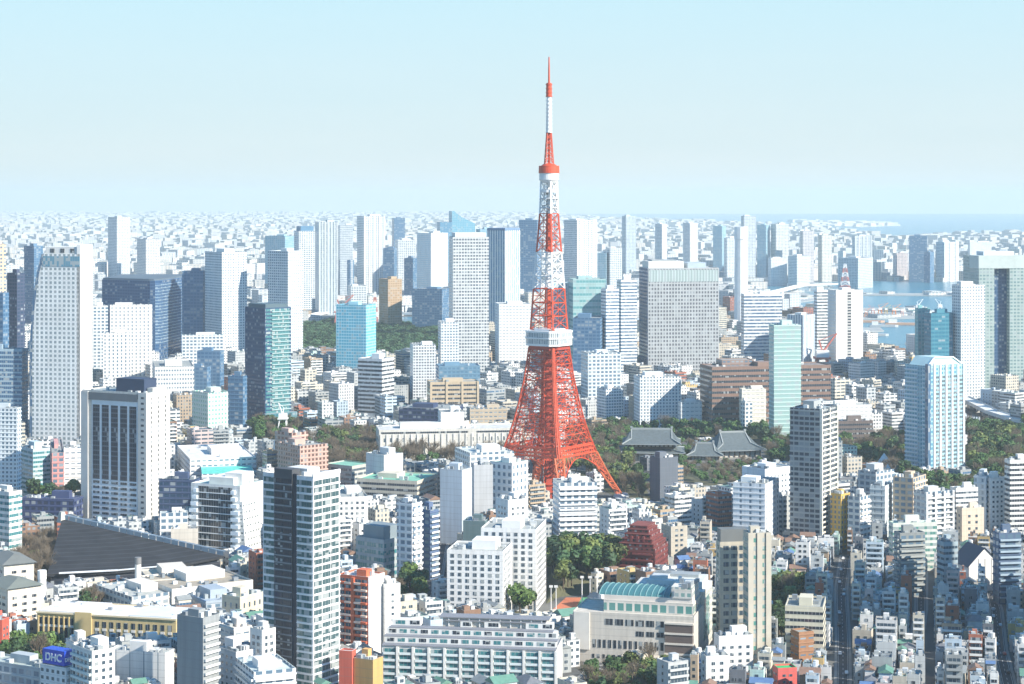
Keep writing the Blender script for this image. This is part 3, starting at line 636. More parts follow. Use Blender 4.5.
T('pale balconied pair', 'pale balconied apartment block with dark flank beside the tan apartment tower', 914, 925, 953, 492, 560, vb=530, th=25, wall=(.60, .60, .58), balc=('r', 3.2, 1.4, (.70, .70, .68)), piers=('r', 3, 1.3, 1.5, (.66, .66, .64)), **AP)
T('orange yellow tower', 'narrow orange yellow apartment tower with dark flank', 832, 841, 850, 494, 550, vb=530, wall=(.66, .42, .12), pu=3, pv=3.2, fu=.4, **AP)
T('', 'white slim apartment block next to the orange yellow tower', 848, 860, 870, 497, 552, vb=530, wall=(.72, .70, .66), balc=('r', 3.2, 1.2, (.75, .73, .7)), **AP)
T('', 'shaded blue grey tower with chamfered lit neighbour near the park', 975, 986, 992, 476, 545, vb=515, fu=.3, wall=(.50, .56, .60), **AP)
T('', 'white chamfer topped apartment block near the park edge', 984, 990, 1005, 478, 545, vb=515, wall=(.74, .74, .72), win=(3.2, 3.2, 1.5, 1.4), plain=True, **AP)
T('striped edge tower', 'striped dark and white apartment tower by the edge of the view', 1006, 1010, 1030, 460, 548, vb=512, bands=(3.3, .5, 'dark'), wall=(.74, .74, .70), **AP)
T('beige cube office', 'beige cube office with few dark windows among white blocks', 957, 962, 984, 508, 552, vb=520, wall=(.70, .58, .46), win=(5, 4, 1.6, 1.6), plain=True)
T('', 'white terraced apartment block behind the beige cube office', 950, 956, 978, 488, 548, vb=508, wall=(.76, .75, .73), bands=(3.3, .4, 'win'), **AP)
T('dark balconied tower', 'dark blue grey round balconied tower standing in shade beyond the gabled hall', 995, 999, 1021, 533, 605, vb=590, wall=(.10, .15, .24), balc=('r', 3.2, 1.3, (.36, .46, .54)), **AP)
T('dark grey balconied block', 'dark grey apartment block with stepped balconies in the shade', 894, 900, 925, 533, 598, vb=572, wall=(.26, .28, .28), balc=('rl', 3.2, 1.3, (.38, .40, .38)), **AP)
T('green roofed long block', 'apartment block with pale green stepped roof terraces', 889, 893, 937, 523, 572, vb=538, wall=(.62, .64, .58), roof=(.30, .56, .46), bands=(3.4, .5, 'green'), plant=3, **AP)
T('', 'slim shaded apartment block with pale upper floors between two dark blocks', 940, 944, 958, 542, 605, vb=565, wall=(.34, .42, .46), bands=(3.2, .45, 'win'), **AP)
# left edge and left middle
T('pale gridded edge block', 'pale gridded apartment block at the very edge, below the glass tower', -22, 17, 21, 408, 512, vb=490, wall=(.62, .67, .70), glass=(.08, .14, .2), pu=3, pv=3, fu=.5, fv=.5, **AP)
T('', 'small blue and white clinic block under the tapering grid tower', 20, 33, 50, 449, 500, vb=478, wall=(.50, .60, .64), glass=(.1, .24, .3), bands=(3.4, .5, 'teal'))
T('', 'small pink block between the clinic and the white block', 49, 52, 64, 453, 500, vb=472, wall=(.60, .30, .28), **AP)
T('', 'plain white block at the foot of the tapering grid tower', 61, 64, 81, 447, 498, vb=474, wall=(.77, .76, .74), fv=.2, **AP)
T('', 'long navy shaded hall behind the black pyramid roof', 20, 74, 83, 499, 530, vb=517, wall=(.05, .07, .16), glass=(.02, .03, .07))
T('', 'dark navy glass office standing beside the dark bay tower', 155, 195, 200, 479, 528, vb=510, wall=(.05, .08, .16), glass=(.02, .05, .1), fu=.8)
T('', 'white office tower with blue glass flank at the edge, beside bare trees', -12, 9, 22, 492, 566, vb=548, wall=(.74, .72, .68), bands=(3.8, .5, 'teal'))
T('', 'low white hall with glazed turquoise roof beside the striped office', 198, 202, 254, 474, 492, vb=484, th=10, wall=(.70, .73, .72), roof=(.14, .60, .50), fv=.5, plant=0)
T('', 'long low white terraced hall behind the turquoise roofed hall', 171, 190, 256, 459, 484, vb=474, wall=(.76, .74, .72), roof=(.66, .65, .62), fv=.3)
T('', 'small white block wedged behind the black pyramid roof ridge', 155, 160, 188, 513, 556, vb=540, wall=(.74, .74, .72), roof=(.5, .56, .55))
T('', 'blank beige block behind the black pyramid roof ridge', 167, 171, 198, 529, 559, vb=548, fu=0, wall=(.60, .55, .48), roof=(.62, .6, .56))
# centre foreground
T('slate glass office', 'slate grey office with wrapping glass floors and dark plant storey', 356, 384, 406, 540, 584, vb=572, wall=(.36, .40, .42), bands=(4.2, .55, 'teal'), roof=(.4, .43, .42), cap=(7, 3, (.20, .25, .28)), plant=0)
T('', 'white apartment block with balconies beside the slate glass office', 397, 412, 422, 503, 588, vb=560, wall=(.76, .74, .74), balc=('r', 3.2, 1.3, (.78, .77, .76)), **AP)
T('', 'navy flanked apartment block with white balconies near the arch block', 421, 430, 437, 510, 580, vb=552, wall=(.10, .15, .26), balc=('r', 3.2, 1.3, (.76, .76, .75)), **AP)
T('', 'white block with square windows just behind the tall black and white tower', 330, 336, 368, 497, 560, vb=520, wall=(.72, .70, .66), win=(3.4, 3.3, 1.6, 1.5), plain=True, **AP)
T('', 'slate green walled block with white roof box behind the white balconied hotel', 463, 485, 489, 521, 580, vb=545, fu=0, wall=(.12, .18, .19), roof=(.6, .62, .62))
T('front white hotel', 'white balconied hotel block with gridded front, nearer of the two', 447, 503, 512, 551, 624, vb=608, th=80, wall=(.80, .79, .77), win=(4.1, 3.3, 2.0, 1.9), plain=True, plant=5, name='hotel', cat='hotel')
T('back white hotel', 'white gridded hotel block behind the front white hotel, with taller roof', 481, 536, 546, 529, 612, vb=598, th=80, wall=(.80, .79, .77), win=(4.1, 3.3, 2.0, 1.9), plain=True, plant=5, name='hotel', cat='hotel')
T('', 'white block with teal glass strip behind the hotel roofs', 496, 508, 528, 500, 580, vb=528, wall=(.75, .75, .74), win=(3.5, 3.3, 1.4, 1.4), plain=True, **AP)
T('tan slab pair front', 'tan office slab with dark roof storey, the front one of the tan pair', 718, 720, 748, 542, 660, vb=615, th=8, amax=34, wall=(.52, .47, .38), win=(3.9, 4.0, 2.8, 2.2), plain=True, cap=(6, 0.4, (.16, .17, .17)), roof=(.3, .3, .28))
T('tan slab pair back', 'tan and green glass office slab joined to the side of the front tan slab', 745, 748, 771, 533, 668, vb=640, th=10, amax=34, wall=(.50, .46, .38), bands=(4.0, .5, 'green'), piers=('r', 2, 2.6, .6, (.50, .46, .38)))
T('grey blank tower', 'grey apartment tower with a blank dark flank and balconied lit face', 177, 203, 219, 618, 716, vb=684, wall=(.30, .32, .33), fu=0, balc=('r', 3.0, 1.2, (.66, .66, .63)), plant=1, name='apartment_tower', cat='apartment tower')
T('cream banded office', 'cream four storey office with grey end wall among shaded houses', 785, 823, 835, 607, 664, vb=640, th=78, amax=26, wall=(.62, .58, .46), bands=(3.5, .4, 'dark'))
T('brown cube house', 'brown brick cube house in front of the cream banded office', 794, 799, 812, 632, 668, wall=(.34, .18, .10), fv=.2, plant=0, amax=12, name='house', cat='house')
T('pink red house block', 'pink red block with bright green flat roof and white balconies', 775, 778, 797, 668, 694, th=10, wall=(.66, .14, .12), roof=(.04, .46, .16), win=(3, 3, 1.6, 1.1), plain=True, plant=0, amax=14, name='apartment_block', cat='apartment block')
T('', 'white stepped house beside the road below the beige institute', 716, 719, 753, 636, 674, th=12, wall=(.74, .74, .73), win=(4, 3.3, 1.6, 1.4), plain=True, amax=24, **AP)
T('', 'small pale low house in front of the white stepped house', 703, 706, 729, 656, 690, th=12, wall=(.68, .70, .70), win=(4, 3.2, 1.6, 1.4), plain=True, amax=18, name='house', cat='house')
T('orange cube block', 'orange tan cube building with a dark slot and cluttered roof', 354, 373, 383, 660, 706, wall=(.62, .36, .14), fu=0, roof=(.35, .36, .36), plant=5, amin=6)
T('', 'flat red walled block tucked beside the black and white tower', 339, 352, 356, 651, 704, wall=(.56, .13, .09), fu=0, roof=(.6, .62, .64), plant=0, amin=5)
T('', 'red brick block cut by the edge of the view beside the stone office', -14, 2, 5, 620, 668, wall=(.58, .12, .08), win=(3.4, 3.2, 1.8, 1.4), plain=True, **AP)

r_, b_, a_, h_ = bay_
FR(r_, 'window_stripe', facade((.62, .61, .58), (.05, .06, .08), 6, 3.6, .9, .62, blind=.1), b_ * .42, 4, b_ * .56, h_ - 3, .2)
for i in range(int(h_ / 4)): FL(r_, 'balcony', wallmat(PALE), 1, i * 4 + .3, a_ - 1, i * 4 + 1.5, 1.2)
r_, b_, a_, h_ = inst_
FR(r_, 'attic_window_band', GL['dark'], 2, h_ - 3.6, b_ * .62, h_ - 2.0, .15); FR(r_, 'attic_window_band', GL['dark'], b_ * .68, h_ - 3.6, b_ - 2, h_ - 2.0, .15)
for i in range(24): FR(r_, 'pier', wallmat((.70, .68, .63)), 1 + i * (b_ - 3) / 23, 0, 2.1 + i * (b_ - 3) / 23, h_ - 4, .7)
# ---------------------------------------------------------------- buildings with a shape of their own
def root_at(name, cat, ref, label, xl, xc, xr, top, base, th, vb, amin=4, amax=200, b=None, a=None, Y=None):
    Y = Y or Yb(base); Cx, b_, a_ = solve(xl, xc, xr, Y, R(th)); b = b or min(amax, max(amin, b_)); a = a or min(amax, max(amin, a_)); h = Zt(top, Y)
    r = empty(name, (Cx, Y, 0), R(th), label=label, cat=cat)
    note(ref, foot((Cx, Y), R(th), b, a, 3), (xl, top, xr, PYg(Y)), vb, Y)
    return r, b, a, h
def extr(poly, d, axis='x', o=0.0):
    """polygon in (u, z) pushed through depth d: axis x -> polygon lies in the (y, z) plane"""
    mb = MB(); k = len(poly)
    pt = (lambda u, z, t: (o + t, u, z)) if axis == 'x' else (lambda u, z, t: (u, o + t, z))
    mb.v = [pt(u, z, 0) for u, z in poly] + [pt(u, z, d) for u, z in poly]
    mb.f = [tuple(range(k)), tuple(reversed(range(k, 2 * k)))] + [(i, k + i, k + (i + 1) % k, (i + 1) % k) for i in range(k)]
    return mb
def fix(o):
    bm = bmesh.new(); bm.from_mesh(o.data); bmesh.ops.recalc_face_normals(bm, faces=bm.faces); bm.to_mesh(o.data); bm.free(); return o

# white tower whose far edge curves in towards the top
r, b, a, h = root_at('office_tower', 'office tower', 'tapering white grid tower', 'white gridded office tower whose outer edge curves inward to a glazed blue crown', 30, 80, 92, 247, 455, 76, 440)
fg = facade((.78, .80, .80), (.26, .32, .34), 4.35, 4.05, .56, .58, blind=.2)
prof = [(0, 0), (a, 0), (a, .45 * h), (a * .985, .58 * h), (a * .955, .69 * h), (a * .91, .79 * h), (a * .85, .88 * h), (a * .76, .965 * h), (0, .965 * h)]
fix(extr(prof, b).build('wall', fg, r))
edge = MB()
for (u0, z0), (u1, z1) in zip(prof[1:7], prof[2:8]): edge.quad((-.4, u0 + .3, z0), (-.4, u0 - 2.2, z0), (-.4, u1 - 2.2, z1), (-.4, u1 + .3, z1)); edge.quad((-.4, u0 + .3, z0), (-.4, u1 + .3, z1), (b, u1 + .3, z1), (b, u0 + .3, z0))
edge.build('glass_edge', GL['blue'], r)
FL(r, 'crown_glazing', glassmat((.10, .26, .36), 2.2, .3), .5, .905 * h, a * .75, .955 * h, .3)
P(r, 'roof_crown', wallmat(WHITE), 1, 1, .965 * h - .5, b - 1, a * .70, h); FR(r, 'side_wall', wallmat((.80, .79, .76)), 0, 0, b, h * 1.01, .4, 3)
for i in range(3): P(r, 'crown_opening', GL['dark'], .7, a * (.12 + .2 * i), .972 * h, 1.2, a * (.2 + .2 * i), .992 * h)

# dark blue office whose front bends round
pts = [(102, 2570), (128, 2548), (150, 2530), (155, 2529), (159, 2534), (163, 2546), (184, 2640)]
w0 = [(X(p, y), y) for p, y in pts]; poly = w0 + [(w0[-1][0], 2700), (w0[0][0], 2700)]; cx, cy = w0[2]
r = empty('curved_office', (cx, cy, 0), label='long dark blue glass office that bends round to a paler lined end', cat='office building')
hh = Zt(280, 2550); mb = MB(); mb.prism([(x - cx, y - cy) for x, y in poly], 0, hh); mb.build('wall', facade((.05, .12, .24), (.02, .07, .17), 4.2, 3.9, .8, .6, (.2, .26, .34)), r)
for i in range(20):
    z = hh - 6 - i * 3.9
    if z < 4: break
    mb = MB(); q = [(x - cx, y - cy) for x, y in w0[3:]]
    for (x0, y0), (x1, y1) in zip(q, q[1:]): mb.bar((x0 + .2, y0 - .3, z), (x1 + .2, y1 - .3, z), .7)
    mb.build('floor_line', pbr((.30, .42, .52), .5), r)
mb = MB(); mb.prism([((x - cx) * .96 - 2, (y - cy) * .96 + 4) for x, y in poly], hh, hh + 2); mb.build('roof_edge', pbr((.10, .14, .18), .8), r)
note('curved blue office', poly, (102, 279, 184, 380), 345, 2530)

# dark teal residential tower: dark glass flank, green and white banded front
r, b, a, h = root_at('apartment_tower', 'apartment tower', 'dark teal tower', 'dark teal tower with a navy glass flank and white edged balcony bands', 245, 265, 291, 308, 430, 42, 420)
link('wall', body_mesh(b, a, h, facade((.03, .08, .16), (.02, .06, .14), 3, 3.6, .85, .6, (.2, .3, .32))), r)
n = int(h / 3.7)
for i in range(n):
    FR(r, 'window_band', GL['teal'], 1, i * 3.7 + 1.2, b - 2, i * 3.7 + 3.4, .3); FR(r, 'balcony', wallmat((.36, .50, .50)), b * .25, i * 3.7 + .1, b - .5, i * 3.7 + 1.0, 1.3)
P(r, 'roof_crown', wallmat((.08, .13, .16)), 2, 2, h - 1, b - 3, a - 3, h + 3.5); P(r, 'podium', facade((.10, .22, .26), (.05, .16, .2), 4, 4, .8, .6), -3, -5, 0, b + 4, 0, 16)

# big grey office slab
r, b, a, h = root_at('office_slab', 'office building', 'big grey office slab', 'massive grey office slab with a fine even window grid and shade-toned end wall', 637, 648, 719, 268, 384, 9, 366, amax=95)
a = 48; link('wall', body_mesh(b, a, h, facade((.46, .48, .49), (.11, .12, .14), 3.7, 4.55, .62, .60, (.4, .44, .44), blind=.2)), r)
FR(r, 'louvre_band', facade((.46, .54, .53), (.30, .38, .38), 3.7, 30, .5, 1), 1, h - 17, b - 1, h - 2.5, .35); FL(r, 'end_wall', facade((.10, .14, .22), (.05, .09, .18), 6, 4.5, .7, .5), 0, 0, a, h - .3, .3)  # end wall's dark blue colour carries the shade of that side
P(r, 'rooftop_plant_room', wallmat((.68, .66, .62)), 2, 6, h - 1, b * .52, a - 8, h + 8); P(r, 'rooftop_plant_room', wallmat((.42, .5, .56)), b * .58, 8, h - 1, b * .84, a - 8, h + 6)
for i in range(8): P(r, 'rooftop_unit', AC[i % 4], 3 + rnd.uniform(0, b * .45), 8 + rnd.uniform(0, 20), h + 8, 6 + rnd.uniform(0, b * .4) + 3, 32, h + 9.5) if i < 3 else None

# big office with a deep notch in its front
r, b, a, h = root_at('notched_tower', 'office tower', 'notched tower', 'very large grey green office tower with a tall dark recess in its front', 973, 976, 1027, 256, 396, 8, 362, amax=90)
a = 40; fg = facade((.38, .46, .44), (.16, .25, .26), 4.2, 3.9, .7, .5); d = 9
link('wall', body_mesh(b, a, h, fg), r)
P(r, 'wing', fg, 0, -d, 0, b * .30, 0, h - 1); P(r, 'wing', fg, b * .60, -d, 0, b, 0, h - 1.2)
P(r, 'lintel_block', wallmat((.48, .55, .53)), -.4, -d - .4, h - 14, b + .4, a * .5, h + .5); FR(r, 'recess_glazing', facade((.04, .10, .20), (.03, .08, .17), 3, 3.9, .8, .6), b * .302, 0, b * .598, h - 14.1, .4)
P(r, 'rooftop_plant_room', wallmat(PALE), b * .2, 8, h, b * .8, 30, h + 5)
Cx, Y_ = r.location.x, r.location.y

# sloped glass office far off
r, b, a, h = root_at('sloped_office', 'office building', '', 'blue glass office with slanting roof on the skyline behind the grey gridded slab tower', 436, 440, 482, 222, 300, 12, 245, amax=80)
a = 40; link('wall', body_mesh(b * .34, a, h, facade((.14, .30, .42), (.08, .22, .36), 4, 4, .8, .6)), r)
fix(extr([(b * .34, 0), (b, 0), (b, h * .98), (b * .62, h * 1.06), (b * .40, h * 1.14), (b * .34, h * 1.14)], a, 'y').build('slanted_wing', facade((.22, .42, .52), (.12, .34, .46), 4, 4, .8, .6, (.56, .66, .70)), r))

# office tower with five dark glass bays
r, b, a, h = root_at('bay_tower', 'office tower', 'dark bay tower', 'white office tower with five tall dark glass bays over rows of small windows', 82, 147, 170, 393, 530, 63, 522)
link('wall', body_mesh(b, a, h, facade((.62, .60, .55), DARK, 50, 50, 0, 0, (.34, .38, .38))), r)
z0, z1 = h * .345, h * .895; u0, u1 = a * .135, a * .84
FL(r, 'front_panel', wallmat((.74, .75, .76)), u0, .5, u1, h * .95, .5); FL(r, 'parapet_band', wallmat((.16, .17, .18)), u0 + .3, h * .93, a - 2, h * .985, .9)
FL(r, 'corner_pillar', wallmat((.58, .57, .54)), a - 6, 0, a, h * .99, 1.2); FL(r, 'corner_pillar', wallmat((.60, .58, .54)), 0, 0, u0 - .6, h, .9)
dk = facade((.10, .12, .15), (.018, .024, .04), 1.7, 3.3, .86, .72, blind=.06); pw = (u1 - u0) / 5
for i in range(5): FL(r, 'glass_bay', dk, u0 + i * pw + 1.0, z0, u0 + (i + 1) * pw - .9, z1, .62)
W = Win(r, mat=GL['dark'])
for j in range(9):
    for i in range(5): W.add('l', u0 + i * pw + 1.1, 1 + j * z0 / 9 * .99, u0 + (i + 1) * pw - 1.2, 1 + j * z0 / 9 + 1.5, .62)
W.done()
for i in range(3): FR(r, 'window_column', facade((.6, .58, .55), (.08, .09, .1), 3, 3.3, .8, .55, blind=.15), b * (.16 + .3 * i), 2, b * (.16 + .3 * i) + 1.6, h - 4, .1)
FR(r, 'side_panel', wallmat((.78, .76, .72)), b * .30, 0, b * .42, h - .2, .4); FR(r, 'side_panel', wallmat((.78, .76, .72)), b * .62, 0, b * .74, h - .2, .4)
P(r, 'rooftop_plant_room', wallmat((.03, .05, .10)), b * .22, a * .12, h - 1, b * .75, a * .55, h + 8.5); P(r, 'rooftop_plant_room', wallmat((.62, .60, .55)), b * .3, a * .02, h - 1, b * .9, a * .10, h + 2.5); roof_bits(r, b, a, h, 8, 5, wallmat(GREY), False)
W = Win(r, 'side_window', GL['dark'])
for j in range(24): W.add('l', 2, 3 + j * 3.75, 4.4, 4.4 + j * 3.75, .95)

# black and white residential tower in front
r, b, a, h = root_at('apartment_tower', 'apartment tower', 'tall black and white tower', 'tall white apartment tower with a black central shaft and green tinted windows', 263, 313, 340, 477, 703, 56, 684)
link('wall', body_mesh(b, a, h, facade((.76, .76, .76), DARK, 50, 50, 0, 0, (.66, .62, .54))), r)
fh = 3.24; nf = int((h - 1.5) / fh); s0, s1, s2 = a * .32, a * .40, a * .76
FL(r, 'dark_shaft', wallmat((.07, .075, .085)), s1, 0, s2, h + 2.4, .5, 5); FL(r, 'shaft_recess', wallmat((.025, .03, .045)), s0, 0, s1 - .01, h + .5, .1, 1)
gt = glassmat((.05, .13, .13), 1.5, .3, (.25, .28, .28), .06); gd = glassmat((.03, .035, .05), 1.4, .1, (.12, .12, .13), .06)
W1, W2, W3 = Win(r, 'window', gt), Win(r, 'dark_window', gd), Win(r, 'side_window', glassmat((.06, .11, .12), 2.4, .3, (.4, .4, .4), .05))
for j in reversed(range(nf)):
    z = h - 1.4 - (j + 1) * fh + .75
    if z < 0: continue
    W1.add('l', .8, z - .15, s0 - .3, z + 2.0, .14); W1.add('l', s2 + .3, z - .15, a - .6, z + 2.0, .14)
    W2.add('l', s1 + .5, z - .1, (s1 + s2) / 2 - .25, z + 1.9, .62); W2.add('l', (s1 + s2) / 2 + .25, z - .1, s2 - .5, z + 1.9, .62)
    for i in range(3): W3.add('r', .6 + i * (b - 1) / 3, z - .1, .6 + i * (b - 1) / 3 + (b - 1) / 3 - .5, z + 2.05, .14)
    FL(r, 'shaft_line', wallmat((.26, .27, .29)), s1 + .1, z - .8, s2 - .1, z - .35, .72); P(r, 'floor_slab', wallmat((.8, .8, .79)), -.32, -.32, z - .95, b + .1, s0 + .1, z - .6)
for W in (W1, W2, W3): W.done()
FL(r, 'base_band', gd, 0.3, 3, a - .3, 6.5, .5); FR(r, 'crown_frame', wallmat((.78, .78, .77)), 0, h - .4, b, h + 1.5, .3, .4)
P(r, 'rooftop_plant_room', wallmat((.66, .66, .64)), b * .35, a * .3, h - 1, b * .8, a * .7, h + 2.2); roof_bits(r, b, a, h, 6, 8, wallmat(GREY), False)

# striped office with stepped ends
r, b, a, h = root_at('striped_office', 'office building', 'dark striped office', 'dark glass office with thin white floor lines and stepped white terraces at both ends', 191, 240, 263, 486, 557, 66, 552)
link('wall', body_mesh(b, a, h, facade((.74, .74, .72), DARK, 50, 50, 0, 0, (.42, .52, .50))), r)
nf = 10; fh = (h - 2) / nf
for j in range(nf):
    z = h - 1.5 - (j + 1) * fh; ins = max(0, 3 - j) * a * .028
    FL(r, 'window_band', GL['dark'], a * .16, z + .5, a * .84, z + fh, .5); FL(r, 'floor_line', wallmat((.72, .76, .78)), a * .10, z + .05, a * .86, z + .5, 1.0)
    for u0, u1 in ((ins, a * .155), (a * .845, a - ins)): FL(r, 'terrace', wallmat((.74, .80, .84)), u0, z + .3, u1, z + fh * .62, 2.2)
    FR(r, 'terrace', facade((.70, .69, .66), (.10, .13, .15), 3.2, 3.6, .5, .3), 0, 0 if j == nf - 1 else z - .01, b * (.45 + .055 * j), z + fh - .02, 1.0 + .35 * j) if j > 1 else None
P(r, 'rooftop_plant_room', wallmat((.76, .74, .70)), b * .15, a * .2, h - 1, b * .9, a * .7, h + 4); P(r, 'rooftop_plant_room', wallmat((.78, .76, .72)), b * .3, a * .1, h - 1, b * .8, a * .45, h + 6.5); roof_bits(r, b, a, h, 6, 3, wallmat(WHITE), False)

# black roofed hall: one huge sloping roof
def W3(px, py, Y): return Vector((X(px, Y), Y, H - (py - EY) * Y / F))
A, E1, E2, E3, B = W3(62, 519, 1235), W3(47, 574, 1140), W3(118, 571, 1150), W3(178, 565, 1165), W3(224, 556, 1192)
o = Vector((E2.x, E2.y, 0)); r = empty('slate_roofed_hall', o, label='black slate hall with one huge sloping triangular roof and a metal ridge', cat='hall')
pl = [p - o for p in (A, E1, E2, E3, B)]; mb = MB(); cen = (pl[0] + pl[2] + pl[4]) / 3
for i in range(4): mb.quad(pl[0], pl[i], pl[i + 1]) if i else None
for i in range(5):
    p, q = pl[i], pl[(i + 1) % 5]; p2, q2 = p - Vector((0, 0, 1.5)), q - Vector((0, 0, 1.5)); mb.quad(p, p2, q2, q)
m, t, bs = newmat('slate_roof'); geo = nd(t, 'ShaderNodeNewGeometry'); sp = nd(t, 'ShaderNodeSeparateXYZ', (geo.outputs['Position'],))
ln = mth(t, 'LESS_THAN', mth(t, 'FRACT', mth(t, 'MULTIPLY', sp.outputs[2], .85)), .22); nz = nd(t, 'ShaderNodeTexNoise', {'Vector': geo.outputs['Position'], 'Scale': .12, 'Detail': 5.0})
k = mth(t, 'MULTIPLY_ADD', nz.outputs[0], .035, .01); k = mth(t, 'MULTIPLY_ADD', ln, .018, k)
t.links.new(nd(t, 'ShaderNodeCombineColor', (k, mth(t, 'MULTIPLY', k, 1.05), mth(t, 'MULTIPLY', k, 1.2))).outputs[0], bs.inputs[0]); bs.inputs['Roughness'].default_value = .8; bs.inputs['Specular IOR Level'].default_value = .25
fix(mb.build('roof', m, r))
mb = MB(); n_ = 22
for i in range(n_):
    p, q = pl[0].lerp(pl[4], i / n_), pl[0].lerp(pl[4], (i + .93) / n_); up = Vector((0, 0, 4.6)); bk = Vector((1.5, 3, 0)); mb.quad(p - up * .3, q - up * .3, q + up * .6, p + up * .6); mb.quad(p + up * .6, q + up * .6, q + up * .55 + bk, p + up * .55 + bk)
mb.build('ridge_fascia', pbr((.20, .28, .36), .45, .3), r)
mb = MB(); mb.bar(pl[1] + Vector((7, -.4, .6)), pl[2] + Vector((0, -.4, .6)), .9); mb.bar(pl[2] + Vector((0, -.4, .6)), pl[3] + Vector((0, -.4, .3)), .7); mb.build('gutter', wallmat((.62, .66, .70)), r)
mb = MB(); q = [(p.x * .96 + cen.x * .04, p.y * .96 + cen.y * .04) for p in (pl[1], pl[2], pl[3], pl[4], pl[0])]
for (x0, y0), (x1, y1), zt0, zt1 in zip(q, q[1:] + q[:1], [7, 7, 6, 7, 21], [7, 6, 7, 21, 7]): mb.quad((x0, y0, 0), (x1, y1, 0), (x1, y1, zt1), (x0, y0, zt0))
mb.build('wall', facade((.03, .035, .05), (.02, .03, .05), 4, 5, .8, .5), r)
mb = MB(); mb.cyl((pl[0].x, pl[0].y), 3.6, 1.8, pl[0].z - 2, pl[0].z + 4.5, 4); mb.build('apex_cap', wallmat((.50, .48, .44)), r)
note('black pyramid roof', [(p.x, p.y) for p in (E1, E2, E3, B, A)], (47, 519, 225, 590), 582, 1198)

# long ochre stone building
r, b, a, h = root_at('stone_building', 'office building', 'long ochre stone building', 'long ochre stone building with rows of dark windows and a pale flat roof', 37, 176, 181, 619, 657, 76, 642, b=27)
OC = wallmat((.60, .46, .22)); link('wall', body_mesh(b, a, h, facade((.60, .47, .24), DARK, 50, 50, 0, 0, (.72, .70, .68)), .5), r)
W = Win(r, mat=GL['dark'])
for i in range(11):
    u = a * .03 + i * a * .052
    for z0_, z1_ in ((h * .66, h * .82), (h * .36, h * .56), (h * .10, h * .30)): W.add('l', u, z0_, u + a * .026, z1_, .16)
    FL(r, 'spandrel', wallmat((.72, .70, .66)), u - .1, h * .575, u + a * .026 + .1, h * .64, .22)
for i in range(2):
    for z0_ in (.26, .6): W.add('l', a * (.64 + .04 * i), h * z0_, a * (.655 + .04 * i), h * (z0_ + .12), .16)
for i in range(7):
    u = a * .735 + i * a * .037
    for z0_, z1_ in ((h * .68, h * .86), (h * .34, h * .60), (h * .06, h * .29)): W.add('l', u, z0_, u + a * .024, z1_, .16)
    FL(r, 'spandrel', wallmat((.72, .70, .66)), u - .1, h * .61, u + a * .024 + .1, h * .67, .22); FL(r, 'buttress', OC, u + a * .026, 0, u + a * .034, h * .9, .7)
W.done(); FL(r, 'cornice', wallmat((.68, .58, .38)), -.3, h - .7, a + .3, h + .05, .7); FL(r, 'stair_bay', OC, a * .60, 0, a * .72, h + .8, .9)
P(r, 'roof_deck', pbr((.66, .70, .72), .7), 2, a * .04, h - .5, b - 2, a * .34, h + .35); P(r, 'roof_deck', pbr((.74, .72, .70), .8), 1, a * .62, h - .5, b - 1, a * .99, h + .5); roof_bits(r, b, a, h, 8, 2, OC, False)
T('pale courtyard wing', 'pale courtyard wing with a row of small dark windows behind the ochre stone building', 140, 172, 253, 589, 612, th=33, vb=600, wall=(.76, .73, .67), win=(4.6, 4.2, 1.5, 2.2), plain=True, roof=(.36, .32, .26), amax=60, plant=3)
T('', 'low wing with blue grey roof in the courtyard behind the ochre stone building', 172, 206, 246, 601, 618, th=33, vb=612, wall=(.34, .40, .46), roof=(.10, .20, .36), fv=.4, amax=40, plant=2)  # shadow cast over the courtyard is put into the blue roof colour
T('', 'low flat roofed wing with roof clutter between the slate hall and the stone building', 96, 132, 176, 597, 617, th=38, vb=607, wall=(.70, .66, .6), roof=(.44, .45, .42), fv=.5, amax=60, plant=9)
T('', 'pale glazed wing rising behind the courtyard beside the black and white tower', 222, 240, 264, 597, 632, th=55, vb=618, wall=(.66, .58, .44), win=(4, 5, 1.2, 2.6), plain=True, roof=(.48, .60, .60), plant=2)
T('', 'low sheds with beige roofs under the white slim chimney', 140, 150, 205, 580, 602, th=20, vb=592, wall=(.66, .60, .52), roof=(.50, .46, .38), fv=.6, pu=2.2, amax=45, plant=6)
def chimney(label, px, top, base, rad, mat, tipmat=None):
    Y = Yb(base); r = empty('chimney', (X(px, Y), Y, 0), label=label, cat='chimney'); h = Zt(top, Y); mb = MB(); mb.cyl((0, 0), rad * 1.15, rad, 0, h, 14); mb.build('shaft', mat, r); mb = MB(); mb.cyl((0, 0), rad * 1.12, rad * 1.12, h - rad * 2, h + .4, 14); mb.build('rim', tipmat or mat, r)
    note('', [(X(px, Y) + x * rad * 2, Y + y * rad * 2) for x, y in ((-1, -1), (1, -1), (1, 1), (-1, 1))], (px - 3, top, px + 3, base), base - 8, Y)
chimney('slim white chimney standing before the black slate roof', 138, 558, 600, 1.7, wallmat((.76, .72, .66)), wallmat((.2, .2, .2)))
chimney('short white round stair tower beside the hip roofed brick house', 42, 571, 612, 2.2, wallmat((.76, .75, .72)))
chimney('tall white incinerator chimney rising beyond the big grey office slab', 741, 227, 330, 10.5, wallmat((.82, .82, .81)))

